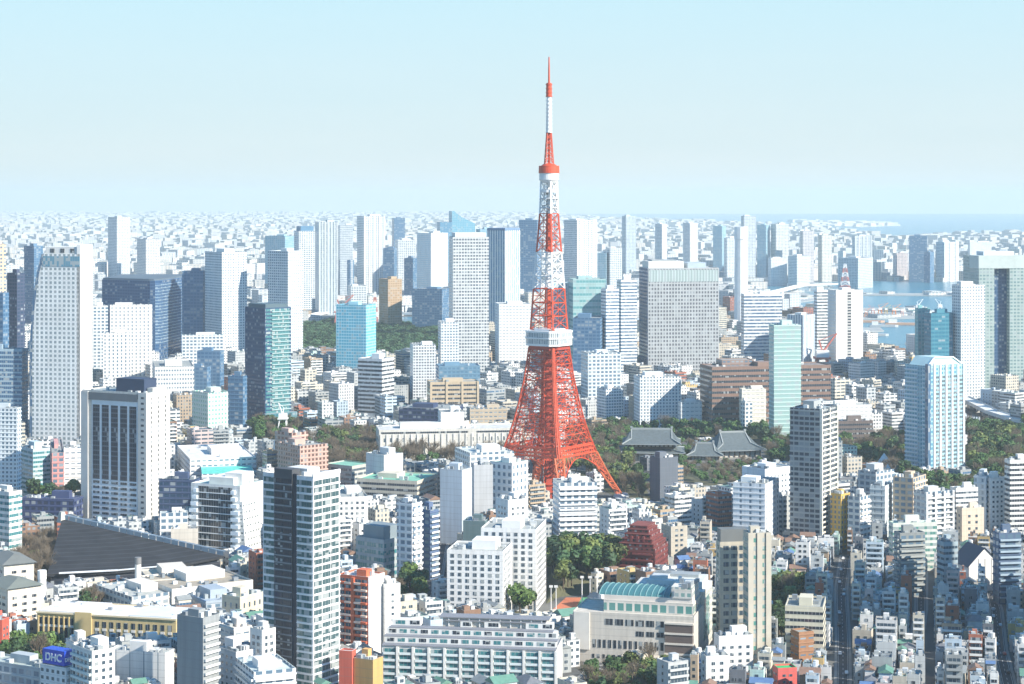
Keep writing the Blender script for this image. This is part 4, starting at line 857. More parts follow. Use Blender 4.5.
# balconied red building with a blank white gable
r, b, a, h = root_at('apartment_block', 'apartment block', 'red gridded block', 'orange red gridded apartment block with a large blank white end wall', 338, 368, 384, 577, 668, 62, 650)
link('wall', body_mesh(b, a, h, facade((.62, .16, .08), DARK, 50, 50, 0, 0, (.6, .58, .55))), r); RD = wallmat((.62, .15, .07))
FR(r, 'end_wall', wallmat((.76, .75, .73)), 0, 0, b, h - .2, .4)
W = Win(r, mat=GL['win'])
for j in range(int(h / 3.1)):
    z = h - 1 - (j + 1) * 3.1
    for i, (u0, u1) in enumerate(((.04, .2), (.23, .42), (.56, .74), (.78, .96))): W.add('l', a * u0, z + .9, a * u1, z + 2.5, .14); FL(r, 'balcony', wallmat((.72, .55, .46)) if (i + j) % 3 else RD, a * u0 - .2, z, a * u1 + .2, z + .9, 1.2)
W.done(); FL(r, 'red_panel', RD, a * .44, 2, a * .54, h * .98, 1.0); roof_bits(r, b, a, h, 4, 4, RD)
T('', 'white stepped apartment block joined to the blank white end wall', 382, 385, 400, 584, 664, th=25, vb=640, wall=(.76, .75, .73), win=(4, 3.1, 1.3, 1.2), plain=True, **AP)

# terraced apartment house
r, b, a, h = root_at('terraced_apartments', 'apartment block', 'terraced apartment house', 'long low terraced apartment house with grey setback roofs and white framed balconies', 382, 556, 566, 650, 692, 82, 684, b=26)
WC = wallmat((.72, .71, .68)); GR = pbr((.22, .23, .26), .8); link('wall', body_mesh(b, a, h, facade((.70, .70, .67), DARK, 50, 50, 0, 0, (.42, .42, .42)), .4), r)
nb = 11; pw = a / nb
for i in range(nb):
    for j in range(5):
        z = h - 1.2 - (j + 1) * 3.15; 
        if z < .2: continue
        FL(r, 'window_band', GL['teal'], i * pw + .9, z + 1.0, (i + 1) * pw - .9, z + 2.75, .12); balcony(r, 'l', i * pw + .8, (i + 1) * pw - .8, z, .9, wallmat((.66, .72, .72)))
    FL(r, 'pier', WC, i * pw - .55, 0, i * pw + .55, h - .6, 1.2)
for s in range(4):
    x0 = 4.6 * s; zz = h + s * 3.1; lo, hi = ((0, a), (0, a), (a * .03, a * .98), (a * .08, a * .66))[s]
    P(r, 'terrace_roof', GR, x0 - .6, lo, zz - .35, x0 + 4.6, hi, zz + .1)
    if s < 3:
        seg = [(lo, hi)] if s < 2 else [(a * .03, a * .2), (a * .34, a * .44), (a * .5, a * .58), (a * .80, a * .98)]
        for u0, u1 in seg:
            P(r, 'setback_storey', WC, x0 + 4.0, u0 + .5, zz + .1, x0 + 9, u1 - .5, zz + 2.75); k = max(1, int((u1 - u0) / 5))
            for i in range(k): P(r, 'window', GL['teal'] if i % 3 else GL['dark'], x0 + 3.9, u0 + 1 + i * (u1 - u0 - 1) / k, zz + .7, x0 + 4.1, u0 + 1 + (i + .66) * (u1 - u0 - 1) / k, zz + 2.4)
P(r, 'penthouse', wallmat((.50, .47, .42)), 14.5, a * .10, h + 6, 21, a * .68, h + 10.4); P(r, 'penthouse_roof', GR, 13.5, a * .06, h + 10.4, 22, a * .70, h + 10.8)
for i in range(10): P(r, 'roof_column', WC, 13.9, a * (.1 + .06 * i), h + 6.1, 14.3, a * (.1 + .06 * i) + .5, h + 10.4)

# big beige institute with a teal vaulted hall
r, b, a, h = root_at('institute', 'office building', 'beige institute', 'big beige institute building with a teal vaulted roof over its glazed upper hall', 573, 694, 716, 617, 668, 76, 655, b=62)
BE = wallmat((.62, .57, .50)); link('wall', body_mesh(b * .5, a, h, facade((.62, .57, .50), DARK, 50, 50, 0, 0, (.56, .52, .46)), .6), r)
W = Win(r, mat=GL['dark'])
for i in range(6): W.add('l', a * (.24 + .085 * i), h * .76, a * (.305 + .085 * i), h * .88, .14)
for i in range(3): W.add('l', a * (.24 + .085 * i), h * .56, a * (.305 + .085 * i), h * .66, .14)
for i in range(14): W.add('l', a * (.25 + .043 * i), h * .30, a * (.275 + .043 * i), h * .46, .14); W.add('l', a * (.26 + .043 * i), h * .09, a * (.28 + .043 * i), h * .17, .14)
W.done()
for j in range(3): FL(r, 'balcony_bay', wallmat((.12, .09, .08)), .6, h * (.28 + .2 * j), a * .235, h * (.28 + .2 * j) + h * .16, 1.0, .3)
for j in range(4): FL(r, 'floor_line', BE, .2, h * (.24 + .2 * j), a * .24, h * (.24 + .2 * j) + .9, 1.4)
FL(r, 'blank_panel', wallmat((.70, .66, .60)), a * .86, h * .25, a * .99, h - .3, .8)
P(r, 'podium', facade((.60, .56, .50), DARK, 4, 4.5, .45, .4, (.6, .57, .5)), -9, 0, 0, 0, a * .27, h * .20); P(r, 'podium', facade((.62, .58, .50), DARK, 4, 4.2, .45, .45, (.55, .5, .42)), -5.5, a * .28, 0, -.2, a * .58, h * .21)
P(r, 'upper_hall', facade((.64, .60, .54), (.10, .26, .24), 4.2, 5.2, .72, .7, (.5, .48, .44), blind=.2), 5, a * .02, h - .6, b * .5, a * .76, h + 5.2)
P(r, 'upper_deck', wallmat((.66, .60, .54)), 6, a * .03, h + 5.2, b * .5, a * .76, h + 7.4)
nv = 12; y0, y1 = a * .22, a * .80; mb = MB()
for i in range(10):
    a0, a1 = math.pi * i / 10, math.pi * (i + 1) / 10; xc_, rr, zz = 19.0, 12.5, h + 7.4
    mb.quad((xc_ - rr * math.cos(a0), y0, zz + 2.6 * math.sin(a0)), (xc_ - rr * math.cos(a1), y0, zz + 2.6 * math.sin(a1)), (xc_ - rr * math.cos(a1), y1, zz + 2.6 * math.sin(a1)), (xc_ - rr * math.cos(a0), y1, zz + 2.6 * math.sin(a0)))
mb.quad(*[(19 - 12.5 * math.cos(math.pi * i / 10), y0, h + 7.4 + 2.6 * math.sin(math.pi * i / 10)) for i in range(11)]); mb.quad(*[(19 - 12.5 * math.cos(math.pi * i / 10), y1, h + 7.4 + 2.6 * math.sin(math.pi * i / 10)) for i in range(11)])
vault = fix(mb.build('vaulted_roof', pbr((.06, .19, .21), .5, .1), r)); rb = MB()
for i in range(13):
    yy = y0 + (y1 - y0) * i / 12; 
    for j in range(10): rb.bar(*[(19 - 12.6 * math.cos(math.pi * q / 10), yy, h + 7.4 + 2.7 * math.sin(math.pi * q / 10)) for q in (j, j + 1)], .35)
rb.build('roof_rib', pbr((.22, .40, .40), .5), vault)
P(r, 'roof_block', facade((.62, .6, .56), (.2, .34, .32), 3, 3.6, .6, .5, (.66, .65, .6)), 5.5, a * .03, h + 7.4, 26, a * .20, h + 13); roof_bits(r, 26, a * .2, h + 13.9, 8, 9, BE, False)
P(r, 'rear_wing', facade((.64, .60, .52), (.30, .38, .36), 4, 4.2, .5, .5, (.6, .6, .58)), b * .5, 0, 0, b, a * .62, h + 6); P(r, 'rear_glass', GL['green'], b * .5 + 2, -.3, 6, b * .8, .1, h + 2)
P(r, 'rear_roof_block', wallmat((.6, .62, .6)), b * .62, a * .03, h + 6, b * .96, a * .5, h + 9.5); P(r, 'terrace_block', facade((.52, .52, .46), (.16, .32, .26), 4, 4, .6, .5), b, 2, 0, b + 14, a * .6, h + 2)
for i in range(9): P(r, 'rooftop_unit', AC[i % 4], b * .62 + rnd.uniform(0, 16), a * .04 + rnd.uniform(0, a * .4), h + 9.5, b * .62 + 18 + rnd.uniform(0, 1), a * .47, h + 11) if i < 2 else None
tb = MB(); C0 = r.location
for i in range(9):
    u0, u1 = a + i * 3.6, a + (i + 1) * 3.6
    tb.bar((-2, u0, h * .18), (-2, (u0 + u1) / 2, h * .28), .5); tb.bar((-2, (u0 + u1) / 2, h * .28), (-2, u1, h * .18), .5)
tb.box(-2.6, a, h * .28, 1, a + 32, h * .33); tb.box(-2.6, a, h * .14, 1, a + 32, h * .18); tb.build('truss_bridge', BE, r)

# red brick house that steps back towards its top
r, b, a, h = root_at('red_brick_block', 'apartment block', 'red brick stepped block', 'red brick apartment block stepping back to a narrow mansard top', 617, 655, 668, 528, 584, 70, 572)
RB = facade((.18, .042, .038), (.03, .025, .03), 3.2, 3.1, .42, .45, (.22, .07, .06), blind=.25); RW = wallmat((.20, .044, .04))
link('wall', body_mesh(b, a, h * .62, RB), r)
for u0, u1, q0, q1 in ((.05, .95, .62, .70), (.11, .89, .70, .78), (.16, .84, .78, .86), (.22, .78, .86, .94), (.27, .73, .94, 1.0)):
    P(r, 'setback_storey', RB, b * u0 * .7, a * u0, h * q0, b * (1 - u0 * .8), a * u1, h * q1); P(r, 'parapet', RW, b * u0 * .7 - .25, a * u0 - .25, h * q1 - .5, b * (1 - u0 * .8) + .25, a * u1 + .25, h * q1 - .05)
for j in range(5): FL(r, 'balcony', RW, a * .06, h * .06 + j * h * .11, a * (.9 if j < 4 else .6), h * .06 + j * h * .11 + 1.0, 1.7 - .2 * j)
P(r, 'podium', RB, -6, -1, 0, 0, a * 1.12, h * .14)
for i in range(3): P(r, 'dormer', RW, b * .1 - 1, a * (.3 + .16 * i), h * .72, b * .2, a * (.36 + .16 * i), h * .82)

# glass hotel tower
r, b, a, h = root_at('hotel_tower', 'hotel tower', 'glass hotel tower', 'pale cyan glass hotel tower with white ribs and a gabled glass crown', 905, 928, 965, 366, 476, 34, 470)
link('wall', body_mesh(b, a, h, facade((.36, .56, .64), (.10, .28, .38), 3, 3.4, .7, .6, (.5, .62, .62))), r)
nf = int(h / 3.4)
for j in range(nf): FL(r, 'balcony', wallmat((.66, .74, .78)), a * .42, j * 3.4 + .2, a * .98, j * 3.4 + 1.3, 1.2); FL(r, 'balcony', wallmat((.66, .74, .78)), 3, j * 3.4 + .2, a * .22, j * 3.4 + 1.2, .9)
for i in range(6): FR(r, 'rib', wallmat((.76, .80, .80)), b * (.16 + .16 * i) - .9, 0, b * (.16 + .16 * i) + .9, h + (.5 if i else 2), .8)
W = Win(r, mat=glassmat((.10, .14, .16), 1.4, .3))
for j in reversed(range(2, nf - 2)):
    for i in range(5): W.add('r', b * (.16 + .16 * i) + 1.3, j * 3.4 + .8, b * (.32 + .16 * i) - 1.3, j * 3.4 + 2.6, .15)
W.done(); P(r, 'corner_glass', GL['blue'], -.7, -.7, 0, 2.6, 2.4, h + 1.5)
fix(extr([(b * .04, h - .5), (b * .96, h - .5), (b * .72, h + 6), (b * .22, h + 6.6)], a * .8, 'y', a * .1).build('glass_crown', pbr((.52, .70, .70), .3), r))
mb = MB()
for x0, z0_, x1, z1_ in ((.04, -.5, .22, 6.6), (.22, 6.6, .72, 6), (.72, 6, .98, -.5)): mb.bar((b * x0, a * .08, h + z0_), (b * x1, a * .08, h + z1_), .9)
mb.build('crown_frame', wallmat((.78, .82, .82)), r)

# wooden temple halls with sweeping grey tiled roofs
TILE = pbr((.10, .125, .135), .8, var=.45, scale=.5, name='roof_tile'); WOOD = pbr((.10, .07, .055), .8); RIDGE = pbr((.30, .33, .33), .6); PLAS = pbr((.55, .52, .46), .8)
def hiproof(root, name, w, d, z0, z1, over, ridge, gable=True):
    """eaves rectangle w x d at z0 sweeping up, concave, to a ridge of the given length at z1"""
    mb = MB(); n = 8; prev = None
    for i in range(n + 1):
        s = i / n; zz = z0 + (z1 - z0) * (s ** 1.5 * .7 + s * .3); ww = (w / 2 + over) * (1 - s) + ridge / 2 * s; dd = (d / 2 + over) * (1 - s) + .25 * s
        if gable and s > .45: ww = max(ww, ridge / 2)
        lift = 1.1 * (1 - s) ** 3
        ring = []
        for sx, sy in ((-1, -1), (1, -1), (1, 1), (-1, 1)):
            nx = [0, .5, 1]
            ring.append((sx * ww, sy * dd, zz + lift))
        mid = [((ring[k][0] + ring[(k + 1) % 4][0]) / 2, (ring[k][1] + ring[(k + 1) % 4][1]) / 2, zz) for k in range(4)]
        ring = [p for k in range(4) for p in (ring[k], mid[k])]
        if prev:
            for k in range(8): mb.quad(prev[k], prev[(k + 1) % 8], ring[(k + 1) % 8], ring[k])
        else: mb.quad(*reversed(ring))
        prev = ring
    o = mb.build(name, TILE, root); k = MB(); k.box(-ridge / 2 - .5, -.7, z1 - .4, ridge / 2 + .5, .7, z1 + 1.1)
    for s in (-1, 1): k.box(s * ridge / 2 - .9, -1, z1 + .6, s * ridge / 2 + .9, 1, z1 + 2.4)
    for sx in (-1, 1):
        for sy in (-1, 1): k.bar((sx * (w / 2 + over), sy * (d / 2 + over), z0 + 1.3), (sx * max(ridge / 2, (w / 2 + over) * .55 if gable else ridge / 2), sy * (d / 2 + over) * .52, z0 + (z1 - z0) * .42), .8); k.bar((sx * ridge / 2, 0, z1), (sx * max(ridge / 2, (w / 2 + over) * .55 if gable else ridge / 2), sy * (d / 2 + over) * .52, z0 + (z1 - z0) * .42), .9)
        k.bar((-(w / 2 + over), sx * (d / 2 + over), z0 + .9), ((w / 2 + over), sx * (d / 2 + over), z0 + .9), .5)
    k.build('ridge', RIDGE, o); return o
def temple(label, ref, px, base, w, d, zt, th, two, px0, px1, top):
    Y = Yb(base); r = empty('temple_hall', (X(px, Y), Y + d / 2, 0), R(th), label=label, cat='temple')
    P(r, 'stone_base', PAVE, -w / 2 - 2, -d / 2 - 2, 0, w / 2 + 2, d / 2 + 2, 1.6)
    P(r, 'wall', PLAS, -w / 2 + .4, -d / 2 + .4, 1.6, w / 2 - .4, d / 2 - .4, zt * .34)
    for i in range(9): P(r, 'column', WOOD, -w / 2 + i * (w - .8) / 8, -d / 2 - .5, 1.6, -w / 2 + i * (w - .8) / 8 + .8, -d / 2 + .3, zt * .34)
    if two:
        hiproof(r, 'lower_roof', w, d, zt * .30, zt * .56, 5, w * .72, False)
        P(r, 'upper_wall', WOOD, -w * .4, -d * .38, zt * .42, w * .4, d * .38, zt * .60)
        for i in range(10): P(r, 'wall_panel', PLAS, -w * .38 + i * w * .078, -d * .38 - .2, zt * .50, -w * .38 + i * w * .078 + w * .045, -d * .3, zt * .56)
        hiproof(r, 'upper_roof', w * .86, d * .84, zt * .56, zt, 5, w * .74)
    else: hiproof(r, 'roof', w, d, zt * .32, zt, 4, w * .6)
    note(ref, foot((X(px, Y), Y + d / 2), R(th), 0, 0, max(w, d) * .62), (px0, top, px1, base), base - 5, Y)
temple('great wooden temple hall with two tiers of sweeping grey tiled roof', 'great temple hall', 653, 463, 47, 34, 27, -4, True, 624, 682, 427)
temple('smaller temple hall with one grey hipped roof beside the great temple hall', 'small temple hall', 706, 462, 24, 18, 15, -6, False, 690, 722, 446)
temple('wide grey tiled temple hall behind the smaller hipped hall', 'wide temple hall', 735, 459, 38, 40, 21, 12, False, 715, 758, 433)

# hall with a white gable, small pyramids, hip roofed houses
r, b, a, h = root_at('gabled_hall', 'hall', 'white gabled hall', 'hall with a steep white gable front and dark roof among shaded houses', 966, 969, 991, 566, 592, 14, 568, b=20, a=22)
link('wall', body_mesh(b, a, h, facade((.78, .77, .74), DARK, 50, 50, 0, 0)), r); fix(extr([(0, h - .1), (b, h - .1), (b * .5, h + 9.5)], a * .98, 'y', .1).build('gable', wallmat((.80, .78, .75)), r))
mb = MB(); mb.quad((-1, -.6, h - .9), (b * .5, -.6, h + 10.1), (b * .5, a, h + 10.1), (-1, a, h - .9)); mb.quad((b + 1, -.6, h - .9), (b + 1, a, h - .9), (b * .5, a, h + 10.1), (b * .5, -.6, h + 10.1)); mb.build('roof', pbr((.05, .06, .09), .6), r)
for i in range(3): FR(r, 'gable_line', wallmat((.45, .44, .42)), b * (.3 + .2 * i), h * .2, b * (.3 + .2 * i) + .5, h + 4, .1)
Y = Yb(470); r = empty('glass_pyramid', (X(884, Y), Y, 0), R(30), label='small pale pyramid skylight standing among dark roofs by the park', cat='pyramid'); mb = MB(); mb.cyl((0, 0), 12, .3, 2, 14, 4); mb.build('glazing', pbr((.60, .70, .72), .3), r); mb = MB(); mb.cyl((0, 0), 13, 13, 0, 2, 4); mb.build('base', wallmat(GREY), r)
note('', [(r.location.x + x, Y + y) for x, y in ((-14, -14), (14, -14), (14, 14), (-14, 14))], (872, 452, 896, 470), 466, Y - 10)
def hiphouse(label, ref, xl, xc, xr, top, base, th, wall, roofc, rise, vb):
    r, b, a, h = root_at('hip_roofed_block', 'building', ref, label, xl, xc, xr, top, base, th, vb)
    link('wall', body_mesh(b, a, h, facade(wall, DARK, 50, 50, 0, 0)), r); mb = MB(); z = h + .1; e = 1.6; q = [(-e, -e, z), (b + e, -e, z), (b + e, a + e, z), (-e, a + e, z)]; R0, R1 = ((b * .5, a * .3, z + rise), (b * .5, a * .7, z + rise)) if a > b else ((b * .3, a * .5, z + rise), (b * .7, a * .5, z + rise))
    if a > b: mb.quad(q[0], q[1], R0); mb.quad(q[1], q[2], R1, R0); mb.quad(q[2], q[3], R1); mb.quad(q[3], q[0], R0, R1)
    else: mb.quad(q[0], q[1], R1, R0); mb.quad(q[1], q[2], R1); mb.quad(q[2], q[3], R0, R1); mb.quad(q[3], q[0], R0)
    mb.quad(*reversed(q)); mb.build('roof', pbr(roofc, .75), r); W = Win(r, mat=GL['dark']); W.grid('r', b, 1, h, 5.5, 3.6, 2.6, 1.5); W.grid('l', a, 1, h, 5.5, 3.6, 3.4, 1.5); W.done()
hiphouse('cream house with grey green hipped roof, nearest the ochre stone building', 'hip roofed cream house', -14, 8, 41, 589, 632, 40, (.72, .64, .54), (.17, .19, .17), 3.5, 620)
hiphouse('cream house with grey hipped roof, behind the other hip roofed house', '', -12, 4, 34, 565, 604, 30, (.70, .63, .54), (.17, .18, .17), 4, 588)

# buildings along the lower edge at the left
r, b, a, h = root_at('sign_block', 'office building', 'block with the blue sign', 'white office block carrying a blue rooftop sign with the letters DHC', 40, 66, 78, 668, 715, 58, 684, amin=9)
link('wall', body_mesh(b, a, h, facade((.74, .76, .76), (.1, .14, .16), 3.2, 3.3, .5, .45, (.45, .5, .48))), r); SB = pbr((.02, .07, .52), .4, var=.03, name='sign_blue'); sh = 6.4
sg = P(r, 'rooftop_sign', SB, .6, a * .1, h + .4, b * .72, a * .94, h + .4 + sh); SW = pbr((.85, .85, .85), .5, var=.02)
def letters(par, txt, size, loc, rot, mat):
    cu = bpy.data.curves.new('lettering', 'FONT'); cu.body = txt; cu.size = size; cu.extrude = .06; cu.align_x = 'CENTER'; cu.offset = size * .03
    tmp = bpy.data.objects.new('tmp', cu); COL.objects.link(tmp); bpy.context.view_layer.update(); me = bpy.data.meshes.new_from_object(tmp); bpy.data.objects.remove(tmp); me.materials.clear(); me.materials.append(mat)
    w_ = max(v.co.x for v in me.vertices) - min(v.co.x for v in me.vertices); o = link('lettering', me, par, loc); o.rotation_euler = rot; return o
letters(r, 'DHC', min(4.6, a * .34), (.52, a * .52, h + 2.0), (R(90), 0, R(-90)), SW); letters(r, 'DHC', min(3.6, b * .26), (b * .37, a * .1 - .08, h + 2.2), (R(90), 0, 0), SW)
P(r, 'sign_leg', AC[1], 1, a * .15, h - 1, 1.4, a * .2, h + .4); P(r, 'sign_leg', AC[1], 1, a * .84, h - 1, 1.4, a * .89, h + .4)
T('white balconied corner block', 'white apartment block with teal balconies in front of the long ochre stone building', 72, 92, 115, 651, 722, vb=684, wall=(.74, .74, .70), win=(3.4, 3.2, 1.6, 1.5), plain=True, balc=('l', 3.2, 1.2, (.66, .74, .72)), plant=4, **AP)
T('', 'slim cream stair tower behind the white balconied corner block', 66, 74, 86, 642, 700, vb=652, wall=(.74, .68, .62), fv=.2, fu=.3, **AP)
T('white panelled hall', 'white hall with tall dark wall slots before the long ochre stone building', 108, 165, 174, 653, 700, th=74, vb=684, wall=(.74, .74, .72), fu=.06, fv=.9, pu=7, pv=40, roof=(.40, .42, .40), plant=5)
T('', 'low grey flat roof block with blue awning at the lower corner', -20, 40, 60, 668, 706, th=60, vb=684, wall=(.42, .46, .48), roof=(.40, .46, .44), plant=5, amax=40)
T('', 'white jumbled house with one violet window panel beside the black and white tower', 218, 236, 256, 652, 706, vb=684, wall=(.76, .75, .74), win=(3.6, 3.1, 1.2, 1.2), plain=True, **AP)
T('', 'white and green windowed small block tucked against the black and white tower', 250, 262, 273, 630, 704, vb=680, wall=(.76, .75, .72), win=(3.2, 3, 1.6, 1.6), plain=True, **AP)
T('', 'white balconied block at the foot of the tall black and white tower', 236, 254, 296, 672, 724, vb=684, wall=(.74, .74, .73), balc=('rl', 3, 1.1, (.74, .74, .73)), roof=(.50, .58, .58), **AP)
T('', 'beige shed roofed house between the grey blank tower and the courtyard', 220, 234, 252, 628, 672, vb=652, wall=(.68, .62, .56), fv=.2, roof=(.66, .64, .6), name='house', cat='house')

# teal practice court with light poles beside the wooded mound
Y0, Y1 = Yb(616), Yb(598); cw = [(X(546, Y0), Y0), (X(584, Y0), Y0), (X(592, Y1), Y1), (X(566, Y1), Y1)]
sheet('sports_court', cw, .3, pbr((.50, .16, .08), .9)); c2 = [(cw[0][0] * .3 + cw[1][0] * .7, Y0 + 2), cw[1], cw[2], (cw[3][0] * .4 + cw[2][0] * .6, Y1)]; sheet('green_court', c2, .34, pbr((.10, .32, .16), .9))
LM.append(dict(ref='', poly=cw, rect=(545, 596, 592, 617), vb=616, Y=Y0))
for i, px in enumerate((551, 556, 582, 590, 597)):
    Y = Yb(614 if i < 2 else 604); r = empty('light_pole', (X(px, Y), Y, 0), label='slim white floodlight pole at the sports court beside the wooded mound', cat='light pole', group='floodlight poles at the sports court'); mb = MB(); mb.cyl((0, 0), .3, .2, 0, 15, 8); mb.build('pole', wallmat((.78, .78, .78)), r); mb = MB(); mb.box(-1, -.3, 14.4, 1, .3, 15.6); mb.build('lamp_head', AC[2], r)
# expressways and bridges over the bay: long decks on piers
CON = pbr((.66, .66, .64), .8)
def viaduct(label, px, z, w, step=45, name='viaduct'):
    pts = [(X(x, Yb(y)), Yb(y)) for x, y in px]; r = empty(name, (pts[0][0], pts[0][1], 0), label=label, cat='elevated road'); o = Vector((pts[0][0], pts[0][1], 0)); mb = MB(); pr = MB()
    rw = MB(); acc = 0
    for p, q in zip(pts, pts[1:]):
        a_, b_ = Vector((*p, z)) - o, Vector((*q, z)) - o; d = (b_ - a_); ln = d.length; d.normalize(); n = Vector((-d.y, d.x, 0)) * w / 2
        mb.quad(a_ - n, b_ - n, b_ + n, a_ + n); dn = Vector((0, 0, 2.4)); mb.quad(a_ - n - dn, a_ + n - dn, b_ + n - dn, b_ - n - dn)
        for s in (-1, 1): rw.quad(a_ + n * s - dn, b_ + n * s - dn, b_ + n * s + Vector((0, 0, 1.3)), a_ + n * s + Vector((0, 0, 1.3)))
        s = step / 2
        while s < ln:
            c_ = a_ + d * s; pr.box(c_.x - 1.6, c_.y - 1.6, -z * 0, c_.x + 1.6, c_.y + 1.6, z - 2.4); s += step
    mb.build('deck', ASPH if w < 14 and z > 100 else CON, r); rw.build('parapet', CON, r); pr.build('pillars', CON, r)
viaduct('long pale elevated expressway crossing the bay below the far shore', [(862, 279.5), (900, 277), (950, 276), (1000, 271), (1060, 268)], 14, 24, 90)
viaduct('pale elevated road before the bay ending near the white tower', [(770, 300), (800, 292), (835, 290)], 16, 20, 80)
viaduct('pale expressway crossing behind the garden trees', [(300, 325), (330, 318.5), (352, 317)], 14, 16, 70)
viaduct('pale expressway beyond the garden seen past the orange brown tower', [(372, 317), (400, 320), (445, 321)], 13, 16, 70)
viaduct('curved grey expressway in shade beside the wooded park', [(962, 405), (975, 411), (992, 420), (1016, 428), (1050, 433)], 9, 14, 30)
viaduct('second pale ramp of the curved expressway beside the wooded park', [(1000, 414), (1014, 419), (1050, 424)], 11, 10, 30)
# bridge tower of red and white over the bay, harbour cranes, barges
def latmast(label, name, px, base, top, w, bands):
    Y = Yb(base); h = Zt(top, Y); r = empty(name, (X(px, Y), Y, 0), label=label, cat='mast'); n = 6
    for i in range(n):
        mb = MB(); z0, z1 = h * i / n, h * (i + 1) / n; r0, r1 = w * (1 - .8 * i / n), w * (1 - .8 * (i + 1) / n); c4 = [(-1, -1), (1, -1), (1, 1), (-1, 1)]
        for k in range(4):
            p, q = c4[k], c4[(k + 1) % 4]; mb.bar((p[0] * r0, p[1] * r0, z0), (p[0] * r1, p[1] * r1, z1), 1.6); mb.bar((p[0] * r0, p[1] * r0, z0), (q[0] * r1, q[1] * r1, z1), 1.1); mb.bar((p[0] * r1, p[1] * r1, z1), (q[0] * r1, q[1] * r1, z1), 1.1)
        mb.build('mast_section', bands[i % 2], r)
OR = pbr((.70, .24, .06), .6); RDM = pbr((.48, .14, .11), .6); WHM = wallmat((.78, .78, .77))
latmast('red and white lattice radio mast behind the white tower by the bay', 'radio_mast', 845, 290, 264, 12, (RDM, WHM))
latmast('small red and white construction mast above the cyan wrapped office', 'radio_mast', 375, 322, 292, 5, (RDM, WHM))
def crane(label, px, base, top, mat, lean, name='harbour_crane', group=None):
    Y = Yb(base); h = Zt(top, Y); r = empty(name, (X(px, Y), Y, 2), label=label, cat='crane', group=group); mb = MB(); w = h * .16
    for sx in (-1, 1):
        for sy in (-1, 1): mb.bar((sx * w, sy * w, 0), (sx * w * .6, sy * w * .6, h * .5), h * .035)
    mb.box(-w, -w, h * .48, w, w, h * .52); mb.build('portal', mat, r); mb = MB(); mb.box(-w * .8, -w * .8, h * .52, w * .8, w * .8, h * .66); mb.build('cab', WHM, r); mb = MB()
    for s in (-.3, .3): mb.bar((0, s * w, h * .6), (lean * h, 0, h), h * .03)
    mb.bar((0, 0, h * .66), (-lean * .2 * h, 0, h * .85), h * .03); mb.bar((-lean * .2 * h, 0, h * .85), (lean * h, 0, h), h * .012); mb.build('jib', mat, r)
for i, (px, base, top, lean) in enumerate(((866, 318, 309, .5), (873, 317, 306, -.4), (880, 318, 304, .6), (886, 316, 306, .5), (894, 318, 305, .55), (902, 317, 308, -.5), (918, 317, 300, .3), (940, 316, 300, -.3))):
    crane(('orange', 'red', 'orange', 'yellowish', 'orange', 'red', 'white', 'white')[i] + ' harbour crane on the quay, ' + ('nearest the white tower by the bay', 'second out from the white tower', 'third along, with tall jib', 'fourth along the quay', 'fifth along, jib raised', 'sixth along, jib turned inland', 'tall one before the teal glass office', 'farthest along behind the teal glass cube')[i], px, base, top, (OR, RDM, OR, pbr((.6, .42, .12), .6), OR, RDM, WHM, WHM)[i], lean)
crane('red tower crane standing by the foot of the ribbed far towers', 340, 330, 296, RDM, .4, 'tower_crane'); crane('red and white tower crane beside the white tower by the bay', 822, 384, 335, RDM, .3, 'tower_crane'); crane('white crawler crane jib rising among trees beside the dark teal tower', 283, 436, 405, WHM, -.15, 'crawler_crane')
for i, (px, py, ln) in enumerate(((868, 322.5, 60), (884, 327, 50), (905, 325, 70), (875, 336, 45), (830, 299, 60), (915, 345, 30))):
    Y = Yb(py); r = empty('barge', (X(px, Y), Y, .5), R(-8), label='flat harbour barge with a white deckhouse, ' + ('moored below the cranes', 'off the small pier', 'between the cranes and the teal office', 'by the low breakwater in the inner bay', 'under the pale elevated road', 'alone on the open inner bay')[i], cat='boat'); mb = MB(); w = ln * .14; mb.prism([(-ln / 2, -w), (ln * .38, -w), (ln / 2, 0), (ln * .38, w), (-ln / 2, w)], 0, 3.4); mb.build('hull', (wallmat((.5, .3, .2)), wallmat(GREY))[i % 2], r); mb = MB(); mb.box(-ln * .42, -w * .7, 3.4, -ln * .2, w * .7, 9); mb.build('deckhouse', WHM, r)
# tower outside the view whose shade falls across the small houses
SX, SY = 320, 915; r = empty('residential_tower', (SX, SY, 0), R(60), label='broad residential tower standing outside the view that shades the small houses', cat='apartment tower')
link('wall', body_mesh(116, 24, 150, facade(PALE, FG, 3.4, 3.3, .6, .5)), r)
for i in range(45): balcony(r, 'r', .5, 115.5, 3 + i * 3.25, 1.4, wallmat(PALE))
# ---------------------------------------------------------------- trees
LEAF = []
for i, c in enumerate(((.05, .105, .03), (.078, .13, .034), (.038, .085, .035), (.105, .135, .035))):
    m, t, b = newmat('foliage'); oi = nd(t, 'ShaderNodeObjectInfo'); geo = nd(t, 'ShaderNodeNewGeometry')
    nz = nd(t, 'ShaderNodeTexNoise', {'Vector': geo.outputs['Position'], 'Scale': .35, 'Detail': 3.0})
    k = mth(t, 'MULTIPLY_ADD', oi.outputs['Random'], .8, .6); k = mth(t, 'MULTIPLY', k, mth(t, 'MULTIPLY_ADD', nz.outputs[0], 1.2, .4))
    t.links.new(mixc(t, 1.0, c, nd(t, 'ShaderNodeCombineColor', (k, k, mth(t, 'MULTIPLY', k, .9))).outputs[0], 'MULTIPLY'), b.inputs[0]); b.inputs['Roughness'].default_value = .7
    LEAF.append(m)
BARK = pbr((.10, .075, .05), .9); TWIG = pbr((.17, .135, .095), .9, var=.35)
